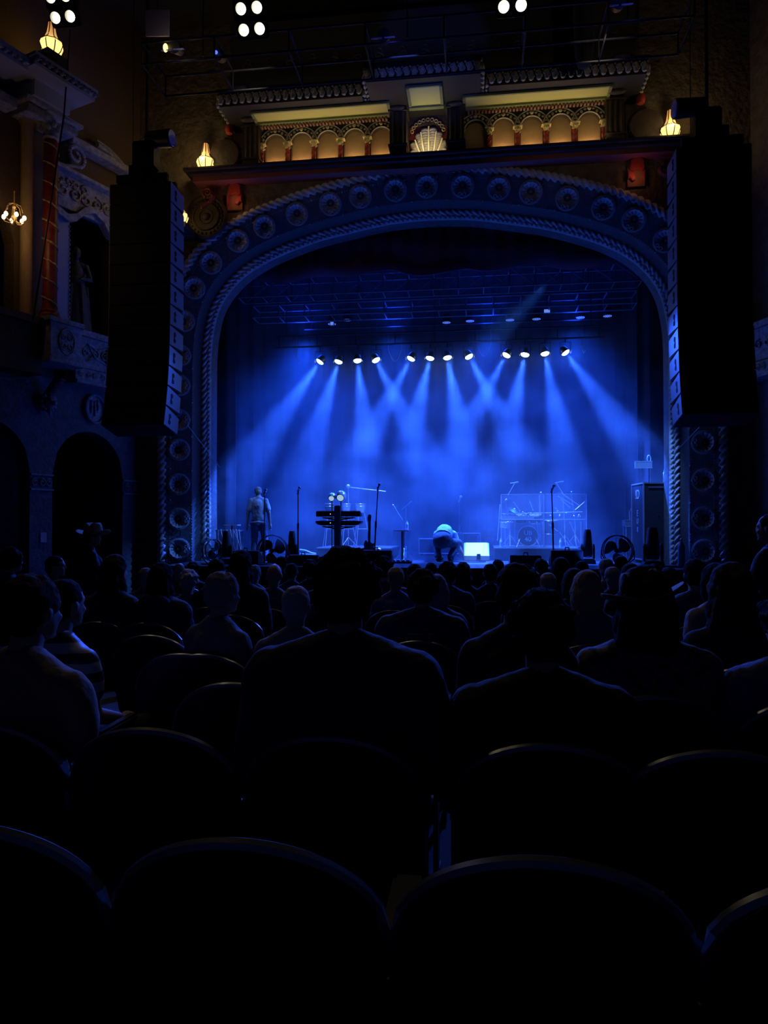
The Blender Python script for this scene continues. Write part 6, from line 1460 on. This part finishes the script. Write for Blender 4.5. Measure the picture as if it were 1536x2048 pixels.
# pedestal fans
def fan(px, py, r_px, y, lab, rz=0, rot0=.5):
    p = Py(px, py, y); R = r_px * (y + .2) / FPX; zc = p.z - STAGE_Z; t = thing('stage_fan', lab, 'fan', (p.x, y, STAGE_Z), rz, group='stage fans')
    M = Matrix.Translation((0, 0, zc)) @ Matrix.Rotation(PI / 2, 4, 'X')
    q = MB(); q.torus((0, 0, .05), R, .014, 40, 8, M); q.torus((0, 0, -.05), R, .012, 40, 8, M)
    for k in range(20):
        a = k * PI / 10; q.path([M @ Vector((.05 * math.cos(a), .05 * math.sin(a), .09)), M @ Vector((R * .7 * math.cos(a), R * .7 * math.sin(a), .085)), M @ Vector((R * math.cos(a), R * math.sin(a), .05))], .0022, 4)
        q.path([M @ Vector((.05 * math.cos(a), .05 * math.sin(a), -.09)), M @ Vector((R * .7 * math.cos(a), R * .7 * math.sin(a), -.085)), M @ Vector((R * math.cos(a), R * math.sin(a), -.05))], .0022, 4)
    q.torus((0, 0, .088), R * .5, .0022, 30, 4, M); q.build('cage', BLACK, t)
    for k in range(3):
        q = MB(); a0 = rot0 + k * 2 * PI / 3; vs = []; NR, NA = 8, 8
        for s in (0, .006):
            for i in range(NR + 1):
                r = R * (.12 + .74 * i / NR); wd = .40 + .38 * math.sin(PI * (i / NR) ** .8 * .9)
                for j in range(NA + 1):
                    u = j / NA - .5; a = a0 + wd * 2 * u + .5 * (i / NR); vs.append(M @ Vector((r * math.cos(a), r * math.sin(a), .05 * u * 1.2 + s)))
        W_ = NA + 1; fs = []
        for i in range(NR):
            for j in range(NA): b = i * W_ + j; fs += [(b, b + 1, b + W_ + 1, b + W_), ((NR + 1) * W_ + b, (NR + 1) * W_ + b + W_, (NR + 1) * W_ + b + W_ + 1, (NR + 1) * W_ + b + 1)]
        q.add(vs, fs).build('blade', BLACK, t)
    MB().cyl(M @ Vector((0, 0, -.18)), M @ Vector((0, 0, .06)), .055, .05, 16).build('motor', BLACK, t)
    q = MB(); q.path([(-R - .03, 0, zc), (-R - .03, 0, zc * .5), (-R * .6, 0, .03), (R * .6, 0, .03), (R + .03, 0, zc * .5), (R + .03, 0, zc)], .013, 6); q.cyl((-R * .6, -.18, .015), (-R * .6, .18, .015), .014); q.cyl((R * .6, -.18, .015), (R * .6, .18, .015), .014); q.build('stand', BLACK, t)
    return t
fan(545, 1101, 31, 15.5, 'large caged fan at the left of the stage edge between two monitors', 0, .1); fan(1235, 1101, 29, 15.6, 'large caged fan at the right of the stage edge', -.5, .3); fan(424, 1100, 22, 15.2, 'dark caged fan turned sideways at the foot of the left arch', 1.1, .2)
# tall road case at right with antenna panel and bottle
y = 16.9; x0 = Sx(1288, y); x1 = x0 + .75; zt = Sz(1290, 966, y) - STAGE_Z
t = thing('tall_road_case', 'tall dark road case with stencilled side standing at the right of the stage', 'road case', (x0, y, STAGE_Z), .1)
MB().box(0, .75, 0, .85, .08, zt).build('case_body', mat('case_laminate', (.035, .035, .045), .5), t, smooth=0); q = MB()
for xx in (0, .75):
    for yy in (0, .85): q.box(xx - .015, xx + .015, yy - .015, yy + .015, .08, zt)
for zz in (.08, zt):
    for yy in (0, .85): q.box(0, .75, yy - .015, yy + .015, zz - .015, zz + .015)
    for xx in (0, .75): q.box(xx - .015, xx + .015, 0, .85, zz - .015, zz + .015)
q.box(.1, .7, -.02, -.01, zt - .1, zt - .085); q.build('edge_trim', ALU, t, smooth=0)
q = MB()
for xx in (.08, .67):
    for yy in (.08, .77): q.cyl((xx - .02, yy, .04), (xx + .02, yy, .04), .04, None, 12)
q.build('caster', BLACK, t)
STN = mat('pale_stencil', (.45, .5, .6), .7)
for s, z, sz in (('!D', zt - .25, .3), ('E', zt - .68, .2), ('U', zt - .86, .18), ('8', zt - 1.05, .16)): text_mesh(s, sz, 'stencil', STN, t, (-.008, .42, z), (PI / 2, 0, -PI / 2), .001, .002)
MB().ball((.32, -.006, zt - .72), .012, 8, 6).build('latch', STEEL, t)
p = Py(1288, 928, y + .3); q0 = Vector((Sx(1299, y + .3), y + .3, STAGE_Z + zt)); t = thing('antenna_panel', 'small lit grid panel on a thin pole on top of the tall road case', 'antenna', q0); dz = p.z - q0.z; dx = p.x - q0.x
MB().cyl((0, 0, 0), (0, 0, dz + .12), .010).lathe([(0, 0), (.08, 0), (.07, .015), (0, .02)], 14).build('pole', BLACK, t); MB().box(dx - .2, dx + .17, -.012, .012, dz - .09, dz + .06).build('panel', mat('panel_grid', (.3, .42, .6), .5), t, smooth=0)
q = MB()
for zz in (dz - .09, dz + .06): q.box(dx - .21, dx + .18, -.02, -.01, zz - .008, zz + .008)
for k in range(12): q.box(dx - .2 + k * .033, dx - .19 + k * .033, -.02, -.012, dz - .09, dz + .06)
q.torus((0, 0, 0), .05, .009, 20, 6, Matrix.Translation((0, -.01, dz + .12)) @ Matrix.Rotation(PI / 2, 4, 'X') @ Matrix.Diagonal((.8, 1.5, 1, 1))); q.build('panel_frame', mat('pale_frame', (.6, .75, .9), .4), t, smooth=30)
bottle(1330, 0, y + .2, 'water bottle standing on the tall road case at right', STAGE_Z + zt, .3)
# side gear table right
y = 17.9; x = Sx(1268, y); zt = Sz(1268, 1040, y) - STAGE_Z; t = thing('equipment_rack', 'small equipment rack on thin legs left of the tall road case', 'rack', (x, y, STAGE_Z)); w = .2
MB().box(-w, w, 0, .4, zt - .15, zt).build('rack_box', mat('rack_face', (.12, .13, .18), .5), t, smooth=0, bevel=.008); q = MB()
for xx in (-w + .03, w - .03):
    for yy in (.03, .37): q.cyl((xx, yy, 0), (xx, yy, zt - .15), .012)
q.box(-w - .01, w + .01, -.01, 0, zt - .16, zt - .14); q.box(-w - .01, w + .01, -.01, 0, zt - .01, zt + .005); q.box(0.04, .05, -.01, 0, zt - .15, zt); q.build('frame', ALU, t, smooth=0)
q = MB(); q.path([(-.05, .2, zt), (-.06, .2, zt + .2), (0, .2, zt + .3), (.15, .2, zt + .33)], .014, 6); q.path([(.0, .1, zt + .42), (.2, .1, zt + .45)], .01, 6); q.cyl((.1, .2, zt), (.1, .2, zt + .45), .01); q.build('lamp_arm', ALU, t)
# left percussion gear
y = 16.3; x = Sx(458, y); t = thing('percussion_table', 'cluttered table of small percussion and cables at the left of the stage', 'table', (x, y, STAGE_Z)); zt = Sz(458, 1060, y) - STAGE_Z
MB().box(-.3, .25, -.1, .35, zt - .03, zt).build('tabletop', ALU, t, smooth=0); q = MB()
for xx in (-.27, .22):
    for yy in (-.07, .32): q.cyl((xx, yy, 0), (xx, yy, zt - .03), .014)
q.build('leg', ALU, t) if False else None
for xx in (-.27, .22):
    for yy in (-.07, .32): MB().cyl((xx, yy, 0), (xx, yy, zt - .03), .014).build('leg', ALU, t)
t2 = thing('drum_pad', 'flat pale drum pad on the cluttered percussion table at left', 'drum pad', (x + .05, y + .05, STAGE_Z + zt)); MB().box(-.17, .17, -.1, .15, .1, .125).build('pad', WHITE, t2, smooth=0, bevel=.005); MB().cyl((0, 0, 0), (0, 0, .1), .02).build('foot', BLACK, t2)
t2 = thing('cable_coil', 'tangled pale cables hanging over the percussion table at left', 'cable', (x, y - .12, STAGE_Z + zt)); q = MB(); r_ = random.Random(9)
for k in range(5): q.path([(-.25 + .1 * k + .05 * r_.random() , -.02 * k, .02), (-.2 + .11 * k, -.03, -.15 - .2 * r_.random()), (-.1 + .11 * k, -.03, -.3 * r_.random() - .3), (-.02 + .09 * k, -.03, -.1 - .3 * r_.random()), (.0 + .07 * k, -.0, .02)], .011, 6)
q.build('cable', WHITE, t2)
# loose things on the floor
t = thing('set_list', 'bright sheet of paper on the stage floor beside the large dark moving head light', 'paper', (Sx(1269, 15.5), 15.3, STAGE_Z + .004), .1); MB().box(-.16, .16, -.12, .12, 0, .003).build('sheet', mat('paper', (.8, .9, .7), .7), t, smooth=0)
p = Py(1350, 1090, 16.0); t = thing('blue_canister', 'blue-lit cylinder standing at the foot of the right side of the arch', 'canister', (p.x - .02, 15.45, STAGE_Z)); MB().lathe([(0, 0), (.07, 0), (.07, .42), (.05, .46), (.03, .52), (0, .53)], 18).build('tank', mat('teal_tank', (.2, .35, .45), .4), t); MB().ball((0, 0, .56), .03, 8, 6).build('valve', STEEL, t)
q = MB(); r_ = random.Random(4); cx = Sx(1325, 15.5); t = thing('floor_cables', 'tangle of cables on the floor at the right end of the stage', 'cable', (cx, 15.3, STAGE_Z + .012)); 
for k in range(5): q.path([(-.35 + .14 * j + .05 * r_.random(), .18 * (r_.random() - .5), .008 * (k % 3)) for j in range(8)], .011, 6)
q.build('cable', mat('cable_rubber', (.05, .05, .06), .4), t)
cx = Sx(940, 16.6); t = thing('floor_cables', 'loose cable curling on the floor in front of the white-topped monitor', 'cable', (cx, 16.9, STAGE_Z + .012)); MB().path([(-.5, .1, 0), (-.35, -.05, 0), (-.15, -.12, 0), (.1, -.1, 0), (.3, -.02, 0), (.35, .08, 0), (.2, .12, 0)], .011, 6).build('cable', mat('cable_rubber', (.05, .05, .06), .4), t)
# small things on the house side of the stage edge
t = thing('wall_sign', 'small pale notice on the wall between the two left arches', 'sign', side_world(-2.5, .01, 1.75), math.radians(70)); MB().box(-.07, .07, -.01, 0, -.1, .1).build('plate', STONE_L, t, smooth=0)
# thin support line running diagonally before the red column
a = Py(128, 230, 13.0); b = Py(66, 640, 12.6); t = thing('hanging_cable', 'dark slanting cable crossing in front of the red twisted column', 'cable', (0, 0, 0)); MB().cyl(b, a, .018).cyl(a, Py(140, 60, 13.0), .015).build('cable', BLACKM, t)
for nm, (a, b, y) in {'dark wire slanting across the left pier of the arch': ((375, 850), (440, 935), 15.3), 'dark wire slanting across the right pier of the arch': ((1420, 832), (1350, 905), 15.3)}.items():
    t = thing('guy_wire', nm, 'cable', (0, 0, 0)); MB().cyl(Py(*a, 13.6), Py(*b, 15.98), .006, None, 6).build('wire', STEEL, t)
if not ch_used[0]: bpy.data.objects.remove(CH0)
